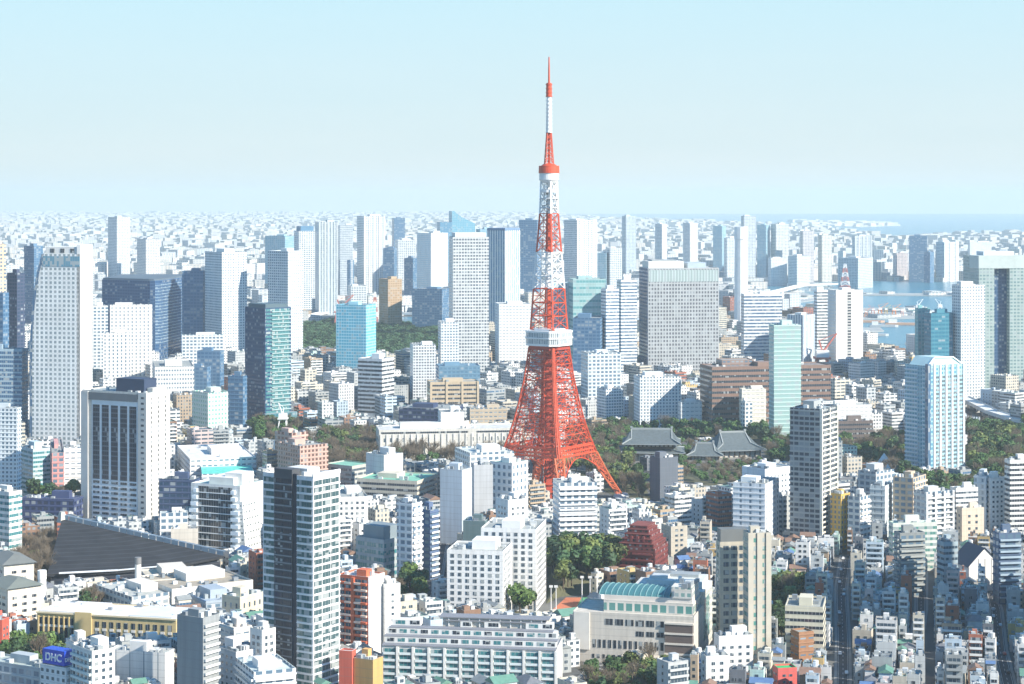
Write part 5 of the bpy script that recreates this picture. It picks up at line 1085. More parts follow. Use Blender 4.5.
def crown_mesh(seed, mat, rx, rz, n, size, lobes=7):
    r = np.random.default_rng(seed); L_ = [(0, 0, .1, .72)] + [(*(r.uniform(-.55, .55, 2)), r.uniform(-.3, .6), r.uniform(.28, .5)) for _ in range(lobes)]
    v, f = [], []
    for i in range(n):
        cx, cy, cz, cr = L_[i % len(L_)]; d = r.normal(size=3); d /= np.linalg.norm(d); rad = cr * r.uniform(.72, 1.06)
        c = np.array([cx, cy, cz]) + d * rad
        if c[2] < -.75: c[2] = -.75 + r.uniform(0, .2)
        nrm = d + r.normal(size=3) * .45; nrm /= np.linalg.norm(nrm); t1 = np.cross(nrm, [0, 0, 1.0]); t1 /= max(1e-6, np.linalg.norm(t1)); t2 = np.cross(nrm, t1); s = size * r.uniform(.6, 1.3)
        c = c * [rx, rx, rz]; k = len(v); v += [tuple(c - t1 * s - t2 * s * .7), tuple(c + t1 * s - t2 * s * .5), tuple(c + t1 * s * .6 + t2 * s), tuple(c - t1 * s * .8 + t2 * s * .7)]; f.append((k, k + 1, k + 2, k + 3))
    return mesh('crown', v, f, mat)
CROWNS = [crown_mesh(i, LEAF[i % 4], (5.2, 6.2, 4.6)[i % 3], (4.6, 5.2, 5.4)[i % 3], 520, .72) for i in range(8)]
def bare_mesh(seed):
    r = random.Random(seed); mb = MB()
    def br(p, d, ln, w, k):
        q = p + d * ln; mb.bar(p, q, w)
        if k == 0: return
        for _ in range(4 if k > 1 else 5):
            e = (d + Vector((r.uniform(-1, 1), r.uniform(-1, 1), r.uniform(-.1, .7))) * .75).normalized(); br(p.lerp(q, r.uniform(.5, 1)), e, ln * r.uniform(.6, .85), w * .55, k - 1)
    for _ in range(5): br(Vector((0, 0, -4.5)), Vector((r.uniform(-.6, .6), r.uniform(-.6, .6), 1)).normalized(), 4.6, .34, 3)
    return mesh('crown', mb.v, mb.f, TWIG)
BARES = [bare_mesh(i) for i in range(3)]
tk = MB(); tk.cyl((0, 0), .42, .26, 0, 6.5, 7)
for a_ in (0, 2.1, 4.2): tk.bar((0, 0, 4.6), (2.2 * math.cos(a_), 2.2 * math.sin(a_), 8), .22)
TRUNK = mesh('trunk', tk.v, tk.f, BARK)
trees = []      # (x, y, z, scale, bare, label, group)
PARKS = []
def patch(px, spacing, bare, label, group, mound=0.0, smin=.8, smax=1.3, ground=True, keep=True):
    poly = wpoly(px); PARKS.append(poly); xs_ = [p[0] for p in poly]; ys_ = [p[1] for p in poly]
    if ground and not mound: sheet('park_ground', poly, .06 + .01 * (len(PARKS) % 7), PARKG)
    cx, cy = sum(xs_) / len(xs_), sum(ys_) / len(ys_); rr = max(max(xs_) - min(xs_), max(ys_) - min(ys_)) / 2
    if mound:
        mb = MB(); prev = None
        for i in range(7):
            s = 1 - i / 6.5; ring = [(cx + (x - cx) * s, cy + (y - cy) * s, mound * (1 - s ** 2) - .05) for x, y in poly]
            if prev:
                for k in range(len(poly)): mb.quad(prev[k], prev[(k + 1) % len(poly)], ring[(k + 1) % len(poly)], ring[k])
            prev = ring
        mb.quad(*prev); setp(mb.build('terrain', PARKG), kind='structure')
    y = min(ys_)
    while y < max(ys_):
        x = min(xs_) + rnd.uniform(0, spacing)
        while x < max(xs_):
            px_, py_ = x + rnd.uniform(-.4, .4) * spacing, y + rnd.uniform(-.4, .4) * spacing; x += spacing
            if not inpoly(px_, py_, poly) or not roadclear(px_, py_, 1): continue
            if any(inpoly(px_, py_, l['poly']) for l in LM if abs(l['Y'] - py_) < 150): continue
            z = mound * max(0, 1 - (math.hypot(px_ - cx, py_ - cy) / rr) ** 2) * .9 if mound else 0
            trees.append((px_, py_, z, rnd.uniform(smin, smax), rnd.random() < bare, label, group))
        y += spacing * .9
    if keep: LM.append(dict(ref='', poly=poly, rect=(min(p[0] for p in px), min(p[1] for p in px) - 5, max(p[0] for p in px), max(p[1] for p in px)), vb=max(p[1] for p in px) - 4, Y=min(ys_)))
patch([(546, 604), (560, 597), (617, 590), (616, 570), (590, 562), (548, 566)], 8.2, .06, 'dense evergreen tree on the wooded mound between the white hotels and the beige institute', 'trees on the wooded mound', 9, .85, 1.35)
patch([(512, 622), (537, 620), (538, 606), (512, 603)], 8, 0, 'bright green tree beside the front white hotel above the terraced apartment house', 'trees beside the front hotel', 0, .9, 1.4)
patch([(392, 606), (426, 604), (428, 586), (400, 582)], 8.5, .1, 'green tree among low roofs between the red gridded block and the front white hotel', 'trees between red block and hotel')
patch([(572, 470), (640, 478), (652, 500), (640, 508), (560, 470)], 11, .35, 'park tree on the slope beside the foot of the lattice tower', 'trees at the foot of the lattice tower')
patch([(566, 437), (628, 434), (628, 462), (640, 478), (600, 476), (575, 460)], 11.5, .4, 'park tree between the lattice tower and the great temple hall', 'trees between tower and temple')
patch([(676, 446), (716, 447), (690, 463), (682, 470), (674, 462)], 10.5, .45, 'tree in the temple grounds between the two roofs', 'trees between the temple roofs', 0, .5, .8)
patch([(655, 467), (770, 464), (770, 480), (735, 492), (680, 480)], 10.5, .55, 'brownish bare winter tree in front of the temple halls', 'bare trees before the temple', 0, .45, .75)
patch([(622, 432), (800, 428), (800, 437), (760, 444), (622, 440)], 12, .2, 'dark green tree in the row behind the temple halls', 'trees behind the temple', 0, .8, 1.2)
patch([(760, 444), (800, 440), (800, 462), (772, 468)], 11, .3, 'green tree between the wide temple hall and the dark residential tower', 'trees beside the wide temple')
patch([(966, 432), (1050, 432), (1050, 480), (975, 486)], 11, .2, 'dense park tree beyond the glass hotel tower along the curved expressway', 'trees of the park by the expressway', 0, .9, 1.4)
patch([(838, 446), (906, 440), (906, 482), (892, 478), (838, 462)], 11.5, .45, 'brownish tree in the hotel gardens before the glass hotel tower', 'trees in the hotel garden')
patch([(908, 482), (985, 488), (985, 500), (930, 500)], 10, .1, 'evergreen tree in the row at the foot of the glass hotel tower', 'trees at the foot of the hotel tower', 0, .7, 1.1)
patch([(300, 448), (330, 438), (378, 440), (378, 472), (318, 478)], 11, .55, 'bare brown tree in the grove beside the pink brown block', 'bare trees by the pink brown block')
patch([(390, 459), (515, 459), (515, 466), (390, 468)], 11, .85, 'bare tree standing in the row before the long white institute', 'trees before the long white institute')
patch([(250, 430), (300, 428), (300, 440), (256, 446)], 11, .2, 'green street tree at the foot of the dark teal tower', 'trees by the dark teal tower')
patch([(14, 560), (60, 545), (58, 585), (20, 592)], 8, .9, 'bare winter tree beside the black slate roof', 'bare trees beside the slate roof', 0, .8, 1.3)
patch([(-4, 672), (20, 648), (62, 650), (62, 672), (20, 684)], 7.5, .1, 'dark evergreen tree before the ochre stone building near the block with the blue sign', 'evergreens before the stone building', 0, .7, 1.1)
patch([(28, 494), (80, 490), (80, 503), (30, 506)], 10, .2, 'green tree at the foot of the pale gridded edge block', 'trees near the clinic block')
patch([(556, 694), (610, 676), (672, 672), (680, 690), (600, 715)], 8, .25, 'green tree along the street below the beige institute', 'street trees below the institute', 0, .6, 1.0)
patch([(772, 600), (800, 590), (808, 630), (780, 646)], 8.5, .05, 'dark shaded tree behind the tan slab pair above the cream banded office', 'shaded trees by the tan slabs', 0, .8, 1.2)
patch([(80, 603), (110, 598), (116, 612), (84, 616)], 7.5, .9, 'bare tree in the courtyard in front of the slate hall', 'bare courtyard trees', 0, .6, .9)
patch([(830, 520), (846, 520), (846, 536), (830, 538)], 9, .1, 'street tree in front of the dark residential tower entrance', 'trees by the dark residential tower', keep=False)
def tree(q, i):
    x, y, z, s, bare, label, group = q; r = empty('bare_tree' if bare else 'evergreen_tree', (x, y, z), rnd.uniform(0, 6.28), label=label, cat='tree', group=group); r.scale = (s, s, s * rnd.uniform(.85, 1.2))
    link('trunk', TRUNK, r); link('crown', BARES[i % 3] if bare else CROWNS[rnd.randrange(8)], r, (0, 0, 8.2))
# the far garden wood reads as one mass
wood = wpoly([(298, 330), (345, 324), (345, 360), (300, 366)]), wpoly([(366, 332), (452, 326), (446, 362), (366, 366)]), wpoly([(760, 404), (800, 404), (800, 412), (760, 412)])
base = []
for cm in (CROWNS[0], CROWNS[1], CROWNS[3]):
    vv = np.empty(len(cm.vertices) * 3, 'f'); cm.vertices.foreach_get('co', vv); base.append(vv.reshape(-1, 4, 3)[::3])
vs_, n_w = [], 0
for wp in wood:
    xs_ = [p[0] for p in wp]; ys_ = [p[1] for p in wp]; PARKS.append(wp); sheet('park_ground', wp, .2, PARKG)
    for _ in range(int((max(xs_) - min(xs_)) * (max(ys_) - min(ys_)) / 170)):
        x, y = rnd.uniform(min(xs_), max(xs_)), rnd.uniform(min(ys_), max(ys_))
        if inpoly(x, y, wp): vs_.append(base[rnd.randrange(3)] * rnd.uniform(.9, 1.6) * np.array([1.25, 1.25, 1]) + np.array([x, y, rnd.uniform(6, 11)]))
vv = np.concatenate(vs_).reshape(-1, 3); me = bpy.data.meshes.new('garden_wood'); nq = len(vv) // 4
me.vertices.add(nq * 4); me.vertices.foreach_set('co', vv.astype('f').ravel()); me.loops.add(nq * 4); me.loops.foreach_set('vertex_index', np.arange(nq * 4, dtype='i')); me.polygons.add(nq); me.polygons.foreach_set('loop_start', np.arange(nq, dtype='i') * 4); me.update(calc_edges=True); me.materials.append(LEAF[2])
setp(link('garden_wood', me), label='dark green wood of the walled garden in front of the far towers', cat='wood', kind='stuff')
for px_ in ([(300, 331), (345, 327), (345, 360)], [(370, 333), (437, 330), (437, 360)]):
    LM.append(dict(ref='', poly=[(0, -9), (1, -9), (1, -8)], rect=(px_[0][0], 322, px_[1][0], 352), vb=349, Y=2900))

# ---------------------------------------------------------------- the ordinary buildings of the city
PAL = [('white', (.70, .69, .67), 10), ('cream', (.62, .57, .47), 3), ('pale grey', (.50, .52, .52), 5), ('grey', (.34, .36, .36), 4), ('beige', (.52, .47, .39), 2.5), ('tan', (.44, .34, .24), 1.2), ('brown', (.26, .16, .11), 1.5), ('pale blue', (.50, .60, .68), 3), ('pinkish', (.58, .47, .44), .5), ('dark grey', (.16, .17, .19), 1), ('mint', (.46, .62, .56), .8), ('ochre', (.56, .40, .18), .6), ('brick red', (.38, .14, .09), .6)]
PW = np.cumsum([p[2] for p in PAL]); PW = PW / PW[-1]
def pick(): return PAL[int(np.searchsorted(PW, rnd.random()))]
polys = [(l, np.array(l['poly'])) for l in LM]
bb = [(p[:, 0].min() - 2, p[:, 0].max() + 2, p[:, 1].min() - 2, p[:, 1].max() + 2, l) for l, p in polys]
for wp in WATERS + PARKS: a_ = np.array(wp); bb.append((a_[:, 0].min(), a_[:, 0].max(), a_[:, 1].min(), a_[:, 1].max(), dict(poly=wp)))
PB_ = [(np.array(p)[:, 0].min(), np.array(p)[:, 0].max(), np.array(p)[:, 1].min(), np.array(p)[:, 1].max(), p) for p in PIERS]
def onland(x, y): return not any(a <= x <= b and c <= y <= d and inpoly(x, y, l['poly']) for a, b, c, d, l in bb)
def hits_poly(cor):
    x0, x1 = min(c[0] for c in cor), max(c[0] for c in cor); y0, y1 = min(c[1] for c in cor), max(c[1] for c in cor); ctr = (sum(c[0] for c in cor) / 4, sum(c[1] for c in cor) / 4)
    for a, b, c, d, l in bb:
        if x1 < a or x0 > b or y1 < c or y0 > d: continue
        if any(inpoly(x, y, l['poly']) for x, y in list(cor) + [ctr]) or any(inpoly(x, y, cor) for x, y in l['poly']):
            return True
    return False
cand = []
from collections import Counter
DBG = Counter()
def hmax_at(x0, x1, y):
    m_ = 400.0
    for l in LM:
        if l['Y'] > y and l['rect'][0] < x1 and l['rect'][2] > x0: m_ = min(m_, H - (l['vb'] - EY) * y / F)
    return m_
cells = {}
def overlaps(cor):
    x0, x1 = min(c[0] for c in cor), max(c[0] for c in cor); y0, y1 = min(c[1] for c in cor), max(c[1] for c in cor); ctr = (sum(c[0] for c in cor) / 4, sum(c[1] for c in cor) / 4)
    for i in range(int(x0 // 40) - 1, int(x1 // 40) + 2):
        for j in range(int(y0 // 40) - 1, int(y1 // 40) + 2):
            for o in cells.get((i, j), ()):
                if any(inpoly(*q, o) for q in cor) or inpoly(*ctr, o) or any(inpoly(*q, cor) for q in o): return True
    cells.setdefault((int(ctr[0] // 40), int(ctr[1] // 40)), []).append(cor); return False
def zone(y0, y1, cell, th, hfun, size, road=5, pxlim=None):
    c, s = math.cos(R(th)), math.sin(R(th)); ext = y1 * .34 + 60; n = int((ext + y1) / cell) + 2
    for i in range(-n, n):
        for j in range(-n, n):
            if i % road == 0 or j % (road + 1) == 0: continue
            u, v = i * cell + rnd.uniform(-.12, .12) * cell, j * cell + rnd.uniform(-.12, .12) * cell
            x, y = u * c - v * s, u * s + v * c
            if not (y0 <= y < y1): continue
            px = PXg(x, y)
            if px < -60 or px > 1084 or (pxlim and not (pxlim[0] <= px < pxlim[1])): continue
            b, a = size * rnd.uniform(.55, .98), size * rnd.uniform(.6, .98); h = hfun(px, y)
            t_ = R(th + rnd.choice([0, 0, 0, rnd.uniform(-6, 6)])); cor = foot((x - b / 2, y - a / 2), t_, b, a)
            DBG['all'] += 1
            if not all(roadclear(*q, 1.5) for q in cor) or not roadclear(x, y, 4): DBG['road'] += 1; continue
            if hits_poly(cor): DBG['hit'] += 1; continue
            pxs = [PXg(*q) for q in cor]; hm = hmax_at(min(pxs), max(pxs), min(q[1] for q in cor))
            if hm < 4.5: DBG['hm'] += 1; continue
            if overlaps(cor): DBG['over'] += 1; continue
            h = min(h, hm); h = max(4.5, h)
            cand.append(dict(x=x - b / 2, y=y - a / 2, th=t_, b=b, a=a, h=h, px=(min(pxs), max(pxs)), top=PYg(y, h), base=PYg(min(q[1] for q in cor)), Y=y))
U = rnd.uniform
def h_house(px, y): return rnd.choice([6.5, 7, 8, 9, 9.5, 10, 12, 13]) if rnd.random() < .85 else U(14, 24)
def h_mid(px, y): return rnd.choice([U(9, 16), U(12, 24), U(18, 32)])
def h_old(px, y): return rnd.choice([U(10, 18), U(15, 30), U(22, 40)])
def h_far(px, y): return rnd.choice([U(12, 24), U(18, 34), U(26, 52)])
zone(880, 1290, 10.8, -12, h_house, 10.4, 90, (690, 1090)); zone(860, 1290, 14.5, 28, h_mid, 13.6, 9, (-70, 690))
zone(880, 1290, 6.5, -12, h_house, 7.6, 90, (690, 1090)); zone(880, 1290, 4.6, -12, h_house, 5.8, 90, (690, 1090)); zone(870, 1290, 8, 28, h_house, 9, 90, (-70, 690)); zone(1290, 1560, 16, 30, h_mid, 15, 8); zone(1560, 2000, 21, 24, h_old, 19.5, 8); zone(2000, 2600, 25, 33, h_old, 23, 8); zone(2600, 3600, 36, 26, h_far, 32, 7)
# which of them show: painter's order in the plane of the picture, a pixel a sample
ids = np.full((684, 1124), -1, 'i4'); zb = np.full((684, 1124), 1e9, 'f4'); allr = [(l['Y'], l['rect'], -2) for l in LM if l.get('solid')] + [(c['Y'], (c['px'][0], c['top'], c['px'][1], c['base']), k) for k, c in enumerate(cand)]
for Y_, (x0, t0, x1, b0), k in sorted(allr, key=lambda q: -q[0]):
    sl = (slice(max(0, int(t0)), max(0, min(684, int(b0) + 1))), slice(max(0, int(x0) + 50), max(0, min(1124, int(x1) + 51)))); ids[sl] = k; zb[sl] = Y_
ids = ids[:, 50:1074]; zb = zb[:, 50:1074]; cnt = np.bincount(ids[ids >= 0], minlength=len(cand)); order = np.argsort(-cnt)
n_house, n_block, single = 0, 0, []
for k in order:
    c = cand[int(k)]
    if cnt[k] < 14: break
    hs = c['h'] < 12.5
    if hs and n_house < 300: n_house += 1; single.append(int(k))
    elif not hs and n_block < 300: n_block += 1; single.append(int(k))
# trees: those that show, the nearest 290 of a kind one by one and the rest as one mass
shown = {False: [], True: []}
for q in trees:
    px, top, mid = int(PXg(q[0], q[1])), int(PYg(q[1], q[2] + 11 * q[3])), int(PYg(q[1], q[2] + 7 * q[3]))
    if -8 < px < 1032 and any(0 <= yy < 684 and zb[yy, min(1023, max(0, px + dx))] > q[1] - 6 for yy in (top, mid) for dx in (-4, 0, 4)): shown[q[4]].append(q)
for kind_, qs in shown.items():
    qs.sort(key=lambda q: q[1] / q[3])
    for i, q in enumerate(qs[:290]): tree(q, i)
    rest = []
    srcs = BARES if kind_ else CROWNS; arr = []
    for cm in srcs:
        vv = np.empty(len(cm.vertices) * 3, 'f'); cm.vertices.foreach_get('co', vv); arr.append(vv.reshape(-1, 3))
    vs_, fs_, off = [], [], 0
    fl = [np.array([p.vertices[:] for p in cm.polygons], 'i4') for cm in srcs]
    for q in qs[290:]:
        k = rnd.randrange(len(srcs)); vs_.append((arr[k] + [0, 0, 8.2]) * q[3] + [q[0], q[1], q[2]]); fs_.append(fl[k] + off); off += len(arr[k])
    if vs_:
        nm = 'bare_trees_of_the_park' if kind_ else 'evergreen_trees_of_the_park'; vv, ff = np.concatenate(vs_), np.concatenate(fs_); me = bpy.data.meshes.new(nm); me.vertices.add(len(vv)); me.vertices.foreach_set('co', vv.astype('f').ravel()); me.loops.add(ff.size); me.loops.foreach_set('vertex_index', ff.ravel()); me.polygons.add(len(ff)); me.polygons.foreach_set('loop_start', np.arange(len(ff), dtype='i') * 4); me.update(calc_edges=True); me.materials.append(TWIG if kind_ else LEAF[0])
        setp(link(nm, me), label=('farther bare winter trees' if kind_ else 'farther evergreen trees') + ' of the parks around the steel tower', cat='trees', kind='stuff')
print('trees shown', len(shown[False]), len(shown[True]))
NUM = 'zero one two three four five six seven eight nine ten eleven twelve thirteen fourteen fifteen sixteen seventeen'.split()
refs = [(l['ref'], (l['rect'][0] + l['rect'][2]) / 2, l['vb'], l['rect'][2] - l['rect'][0]) for l in LM if l['ref']]
used = set()
def auto_label(c, colname, noun, roofw):
    px, py = (c['px'][0] + c['px'][1]) / 2, (c['top'] + c['base']) / 2; st = max(2, round(c['h'] / 3.2)); st = NUM[st] if st < len(NUM) else 'many'
    rs = sorted(refs, key=lambda q: max(0, abs(q[1] - px) - q[3] / 2) + abs(q[2] - py) * 1.2)[:9]
    def rel(q):
        dx, dy = px - q[1], py - q[2]
        if abs(dx) > q[3] / 2 + abs(dy) * .6: w_ = ('left of' if dx < 0 else 'right of')
        else: w_ = ('behind' if dy < 0 else 'below')
        d = math.hypot(max(0, abs(dx) - q[3] / 2), dy); return ('just ' if d < 18 else '' if d < 50 else 'well ') + w_ + ' the ' + q[0]
    for ext in ('', roofw):
        for q in rs:
            s = f'{colname} {st}-storey {noun}{" " + ext if ext else ""} {rel(q)}'
            if s not in used and len(s.split()) <= 14: used.add(s); return s
    for q in rs:
        for q2 in rs:
            if q2 is q: continue
            s = f'{colname} {st}-storey {noun} between the {q[0]} and the {q2[0]}'
            if s not in used and len(s.split()) <= 15: used.add(s); return s
    return f'{colname} {st}-storey {noun} among its like near the {rs[0][0]}'
FM = {k: facade(src='obj', glass=(.07, .10, .13), pu=k[0], pv=k[1], fu=k[2], fv=k[3], u0=.3) for k in ((3.2, 3.2, .58, .5), (4.2, 3.3, .68, .5), (2.7, 3.1, .5, .55), (6, 3.4, .85, .45), (50, 50, 0, 0))}
FMK = list(FM); PLAIN = (50, 50, 0, 0); KEEPB = {}
ROOFT = [('with tiled hip roof', (.16, .17, .19)), ('with blue gable roof', (.10, .18, .34)), ('with brown gable roof', (.24, .15, .11)), ('with grey gable roof', (.26, .28, .28)), ('with green gable roof', (.12, .26, .20))]
def wall_of(col): return wallmat(tuple(min(.8, q * 1.03) for q in col))
for k in single:
    c = cand[k]; colname, col, _ = pick(); hs = c['h'] < 12.5; h, b, a = c['h'], c['b'], c['a']; j = U(.9, 1.08); col = tuple(min(.8, q * j) for q in col)
    gable = hs and c['Y'] < 1500 and rnd.random() < .42; noun = 'house' if hs else rnd.choice(['block', 'building', 'apartment block'])
    near = c['Y'] < 1250; style = rnd.random(); roofw = ''
    root = empty('house' if hs else 'apartment_block', (c['x'], c['y'], 0), c['th'])
    geo_w = near and cnt[k] > 60
    o = link('wall', body_mesh(b, a, h, FM[PLAIN] if geo_w or style < .35 else FM[FMK[rnd.randrange(4)]], .8, .3), root); o.color = (*col, 1)
    fh = 3.1; nf = max(1, int((h - .6) / fh)); bm_ = wall_of(col) if rnd.random() < .5 else wallmat((.74, .74, .72))
    if geo_w or style < .35:
        if not hs and rnd.random() < .55:
            for i in range(nf):
                balcony(root, 'r', .3, b - .3, h - .9 - (i + 1) * fh, 1.2, bm_); FR(root, 'window_band', GL['win'], .8, h - .9 - (i + 1) * fh + .9, b - .8, h - .9 - (i + 1) * fh + 2.4, .06)
            roofw = 'with long balconies'; W = Win(root, mat=GL['dark']); W.grid('l', a, .6, h - .6, 4.5, fh, 1.1, 1.3); W.done()
        elif style < .35 and not geo_w:
            for i in range(min(nf, 14)): P(root, 'window_band', GL[rnd.choice(['win', 'dark', 'blue'])] if i == 0 else GL['win'], -.06, -.06, h - .9 - (i + 1) * fh + .7, b + .06, a + .06, h - .9 - (i + 1) * fh + 2.2)
            roofw = 'with ribbon windows'
        else:
            W = Win(root, mat=GL['win'] if rnd.random() < .5 else GL['dark']); pt = U(2.8, 4.2); W.grid('r', b, .6, h - .6, pt, fh, pt * U(.4, .62), 1.4); W.grid('l', a, .6, h - .6, pt * 1.2, fh, pt * .45, 1.3); W.done()
    if gable:
        rn, rc = rnd.choice(ROOFT); roofw = rn; mb = MB(); e = .5; z = h - .2; rs_ = min(a, b) * .30; hip = 'hip' in rn; q = [(-e, -e, z), (b + e, -e, z), (b + e, a + e, z), (-e, a + e, z)]
        if b >= a: i0 = b * .3 if hip else -e; r0, r1 = (i0, a / 2, z + rs_), (b - i0, a / 2, z + rs_); fs = [(q[0], q[1], r1, r0), (q[1], q[2], r1), (q[2], q[3], r0, r1), (q[3], q[0], r0)]
        else: i0 = a * .3 if hip else -e; r0, r1 = (b / 2, i0, z + rs_), (b / 2, a - i0, z + rs_); fs = [(q[0], q[1], r0), (q[1], q[2], r1, r0), (q[2], q[3], r1), (q[3], q[0], r0, r1)]
        for f_ in fs: mb.quad(*f_)
        mb.quad(*reversed(q)); mb.build('roof', pbr(rc, .6, var=.3, scale=.6), root)
    else:
        wm_ = wall_of(col); pw = min(b * .45, U(3, 6)); px_, py_ = U(.1, .5) * b, U(.15, .5) * a
        P(root, 'stair_hut', wm_, px_, py_, h - .8, px_ + pw * U(.5, 1), py_ + min(a * .35, 3.4), h + U(1.0, 2.6)); roofw = roofw or 'with a stair hut on top'
        for i in range(rnd.randrange(4, 9) if near else rnd.randrange(2, 5)):
            sx, sy = U(.9, 2.2), U(.9, 2.2); x_, y_ = U(.5, max(.6, b - 3)), U(.5, max(.6, a - 3)); P(root, 'rooftop_unit', AC[rnd.randrange(4)], x_, y_, h - .8, x_ + sx, y_ + sy, h + U(.1, 1.2))
        if rnd.random() < .3:
            mb = MB(); x_, y_ = U(1.5, b - 1.5), U(1.5, a - 1.5); mb.cyl((x_, y_), 1.2, 1.2, h + .4, h + 2.6, 10); mb.bar((x_ - .8, y_, h - .9), (x_ - .8, y_, h + .4), .2); mb.bar((x_ + .8, y_, h - .9), (x_ + .8, y_, h + .4), .2); mb.build('water_tank', AC[2], root)
    setp(root, auto_label(c, colname, noun, roofw), 'house' if hs else 'apartment block', 'small houses of the city' if hs else 'ordinary blocks of the city')
# everything smaller, and the far plain of buildings to the horizon, as one mass
class Mass:
    def __init__(s): s.v = []; s.f = []; s.c = []; s.n = 0
    def add(s, x, y, th, b, a, h, col, z0=0.0):
        c_, s_ = math.cos(th), math.sin(th); n = s.n
        for zz in (z0, h):
            for u, v in ((0, 0), (b, 0), (b, a), (0, a)): s.v.append((x + u * c_ - v * s_, y + u * s_ + v * c_, zz))
        s.f += [(n, n + 1, n + 5, n + 4), (n + 1, n + 2, n + 6, n + 5), (n + 2, n + 3, n + 7, n + 6), (n + 3, n, n + 4, n + 7), (n + 4, n + 5, n + 6, n + 7)]; s.c += [(*col, rnd.random())] * 5; s.n += 8
    def build(s, name, mat, label):
        me = mesh(name, s.v, s.f, mat); at = me.attributes.new('col', 'FLOAT_COLOR', 'FACE'); at.data.foreach_set('color', np.array([(*q[:3], q[3]) for q in s.c], 'f').ravel())
        return setp(link(name, me), label=label, cat='buildings', kind='stuff')
ms = Mass(); sg_ = set(single)
for k, c in enumerate(cand):
    if k in sg_ : continue
    col = pick()[1]; ms.add(c['x'], c['y'], c['th'], c['b'], c['a'], c['h'], col)
    if c['h'] > 12: ms.add(c['x'] + 2, c['y'] + 3, c['th'], c['b'] * .35, c['a'] * .35, c['h'] + 3, col, c['h'] - .2)
ms.build('small_buildings', facade(src='attr', glass=(.07, .10, .13), pu=3.3, pv=3.3, fu=.55, fv=.45), 'closely packed small buildings between the larger blocks of the city')
mf = Mass(); FARC = [(.72, .71, .69), (.66, .66, .66), (.60, .62, .63), (.54, .58, .60), (.62, .57, .50), (.50, .50, .48), (.46, .48, .50), (.58, .55, .50)]
def farband(y0, y1, n, hs_, ws, lim=(-40, 1064)):
    for _ in range(n):
        y = 1 / U(1 / y1, 1 / y0); px = U(*lim); x = X(px, y)
        if not onland(x, y) : 
            if not (any(a <= x <= b and c <= y <= d and inpoly(x, y, p) for a, b, c, d, p in PB_) and rnd.random() < .4): continue
            h = U(4, 9)
        else: h = hs_()
        w1, w2 = ws(), ws()
        mm = hmax_at(PXg(x, y) - 4, PXg(x + w1, y), y)
        if mm < 5: continue
        mf.add(x, y, R(U(8, 60)), w1, w2, min(h, mm), FARC[rnd.randrange(8)])
farband(3500, 5600, 3200, lambda: rnd.choice([U(10, 26), U(14, 36), U(24, 60)]), lambda: U(14, 42))
farband(5600, 9500, 8500, lambda: rnd.choice([U(8, 18), U(12, 28), U(18, 50)]), lambda: U(14, 48))
farband(9500, 17000, 17000, lambda: rnd.choice([U(8, 18), U(10, 26), U(16, 50)]), lambda: U(20, 62))
farband(17000, 29500, 18000, lambda: rnd.choice([U(8, 20), U(12, 26), U(20, 50)]), lambda: U(30, 110))
mf.build('distant_city', facade(src='attr', glass=(.30, .35, .38), pu=9, pv=5, fu=.6, fv=.5, blind=.0), 'pale plain of distant city buildings reaching back to the horizon')
isl = Mass()
for _ in range(240):
    y = U(min(p[1] for p in ISLE), max(p[1] for p in ISLE)); x = U(min(p[0] for p in ISLE), max(p[0] for p in ISLE))
    if inpoly(x, y, ISLE): isl.add(x, y, R(U(5, 40)), U(30, 120), U(30, 90), U(10, 28), (.76, .75, .72))
sheet('island', ISLE, 3, pbr((.40, .42, .38), .9, scale=.002), 2.4)
isl.build('airport_buildings', facade(src='attr', fu=.3), 'white low airport buildings on the island at the edge of the sea')
for o in list(sc.objects):
    if 'label' in o and not 4 <= len(o['label'].split()) <= 15: print('LABEL', len(o['label'].split()), o['label'])
print('singles', n_house, n_block, 'cand', len(cand), 'trees', len(trees), 'LM', len(LM), DBG)
# ---------------------------------------------------------------- cars in the streets of the lower right
def car_mesh():
    mb = MB(); mb.box(-2.1, -.85, .35, 2.1, .85, .85); n = len(mb.v)
    mb.v += [(-1.7, -.8, .85), (1.1, -.8, .85), (1.1, .8, .85), (-1.7, .8, .85), (-1.2, -.68, 1.4), (.5, -.68, 1.4), (.5, .68, 1.4), (-1.2, .68, 1.4)]; mb.f += [tuple(n + i for i in q) for q in ((4, 5, 6, 7), (0, 1, 5, 4), (1, 2, 6, 5), (2, 3, 7, 6), (3, 0, 4, 7))]; return mb
wl = MB()
for sx in (-1.3, 1.3):
    for sy in (-.86, .7):
        k = len(wl.v); wl.v += [(sx + .33 * math.cos(i * .7854), sy + d_, .33 + .33 * math.sin(i * .7854)) for d_ in (0, .17) for i in range(8)]; wl.f += [tuple(k + i for i in range(8)), tuple(k + 8 + i for i in reversed(range(8)))] + [(k + i, k + (i + 1) % 8, k + 8 + (i + 1) % 8, k + 8 + i) for i in range(8)]
cb = car_mesh(); CARM = {n_: mesh('car_body', cb.v, cb.f, pbr(c_, .35, var=.03)) for n_, c_ in (('white', (.75, .75, .75)), ('black', (.03, .03, .035)), ('silver', (.45, .47, .48)), ('red', (.5, .05, .04)))}
WHL = mesh('wheels', wl.v, wl.f, pbr((.02, .02, .02), .8)); gl_ = MB(); gl_.box(-1.25, -.76, .9, .75, .76, 1.3); GLS = mesh('windows', gl_.v, gl_.f, GL['dark'])
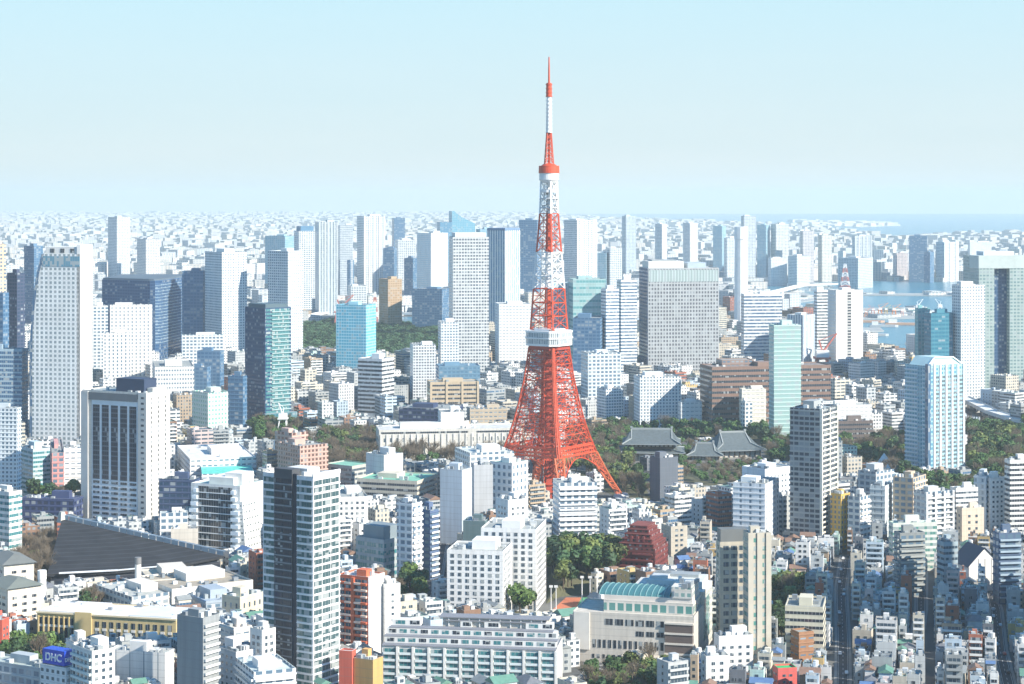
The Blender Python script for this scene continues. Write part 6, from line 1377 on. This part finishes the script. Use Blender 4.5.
CARS = ((0, .18, 1, 'white', 'white car on the straight street beside the pink red house block'), (0, .42, -1, 'black', 'black car on the straight street beside the cream banded office'), (0, .66, 1, 'silver', 'silver car on the straight street between shaded houses'), (0, .85, -1, 'white', 'white car at the far end of the straight street'), (1, .4, 1, 'white', 'white car in the short shaded street below the green roofed long block'), (2, .3, 1, 'red', 'red car on the outer street below the dark balconied tower'), (2, .6, -1, 'white', 'white car on the outer street in shade'), (2, .8, 1, 'black', 'black car on the outer street near the white gabled hall'), (3, .3, 1, 'silver', 'silver car on the tree lined street below the beige institute'), (3, .6, -1, 'white', 'white car on the street in front of the beige institute'))
for ri, s, side, cn, lab in CARS:
    pts, w_ = ROADS[ri]; seg = min(len(pts) - 2, int(s * (len(pts) - 1))); f_ = s * (len(pts) - 1) - seg; p, q = Vector(pts[seg]), Vector(pts[seg + 1]); d = (q - p).normalized(); c_ = p.lerp(q, f_) + Vector((d.y, -d.x)) * side * 1.7
    r = empty('car', (c_.x, c_.y, .02), math.atan2(d.y, d.x) + (0 if side > 0 else math.pi), label=lab, cat='car'); link('car_body', CARM[cn], r); link('wheels', WHL, r); link('car_windows', GLS, r)
STREET = {0: 'the straight street by the cream banded office', 1: 'the short shaded street', 2: 'the outer street by the dark balconied tower'}
for ri in (0, 1, 2):
    pts, w_ = ROADS[ri]; tot = 9 if ri == 0 else 4 if ri == 1 else 7
    for i in range(tot):
        s = (i + U(.2, .8)) / tot; side = 1 if i % 2 else -1; seg = min(len(pts) - 2, int(s * (len(pts) - 1))); f_ = s * (len(pts) - 1) - seg; p, q = Vector(pts[seg]), Vector(pts[seg + 1]); d = (q - p).normalized(); c_ = p.lerp(q, f_) + Vector((d.y, -d.x)) * side * 1.45
        if any(o.name.startswith('car') and o.parent is None and (Vector(o.location[:2]) - c_).length < 7 for o in sc.objects if 'category' in o): continue
        cn = rnd.choice(['white', 'white', 'black', 'silver']); r = empty('car', (c_.x, c_.y, .02), math.atan2(d.y, d.x) + (0 if side > 0 else math.pi), label=f'{cn} car among the traffic on {STREET[ri]}', cat='car', group=f'{cn} cars on {STREET[ri]}'); link('car_body', CARM[cn], r); link('wheels', WHL, r); link('car_windows', GLS, r)
# ---------------------------------------------------------------- haze over the whole scene
if HAZE:
    m = bpy.data.materials.new('haze'); m.use_nodes = True; t = m.node_tree; t.nodes.clear(); o = t.nodes.new('ShaderNodeOutputMaterial'); v_ = t.nodes.new('ShaderNodeVolumePrincipled')
    v_.inputs['Color'].default_value = (.82, .935, .965, 1); v_.inputs['Density'].default_value = HAZE; v_.inputs['Anisotropy'].default_value = 0.1; t.links.new(v_.outputs[0], o.inputs['Volume'])
    try: m.cycles.homogeneous_volume = True
    except Exception: pass
    mb = MB(); mb.box(-16500, -3500, -1, 16500, FAR + 500, 345); setp(mb.build('haze', m), kind='stuff')
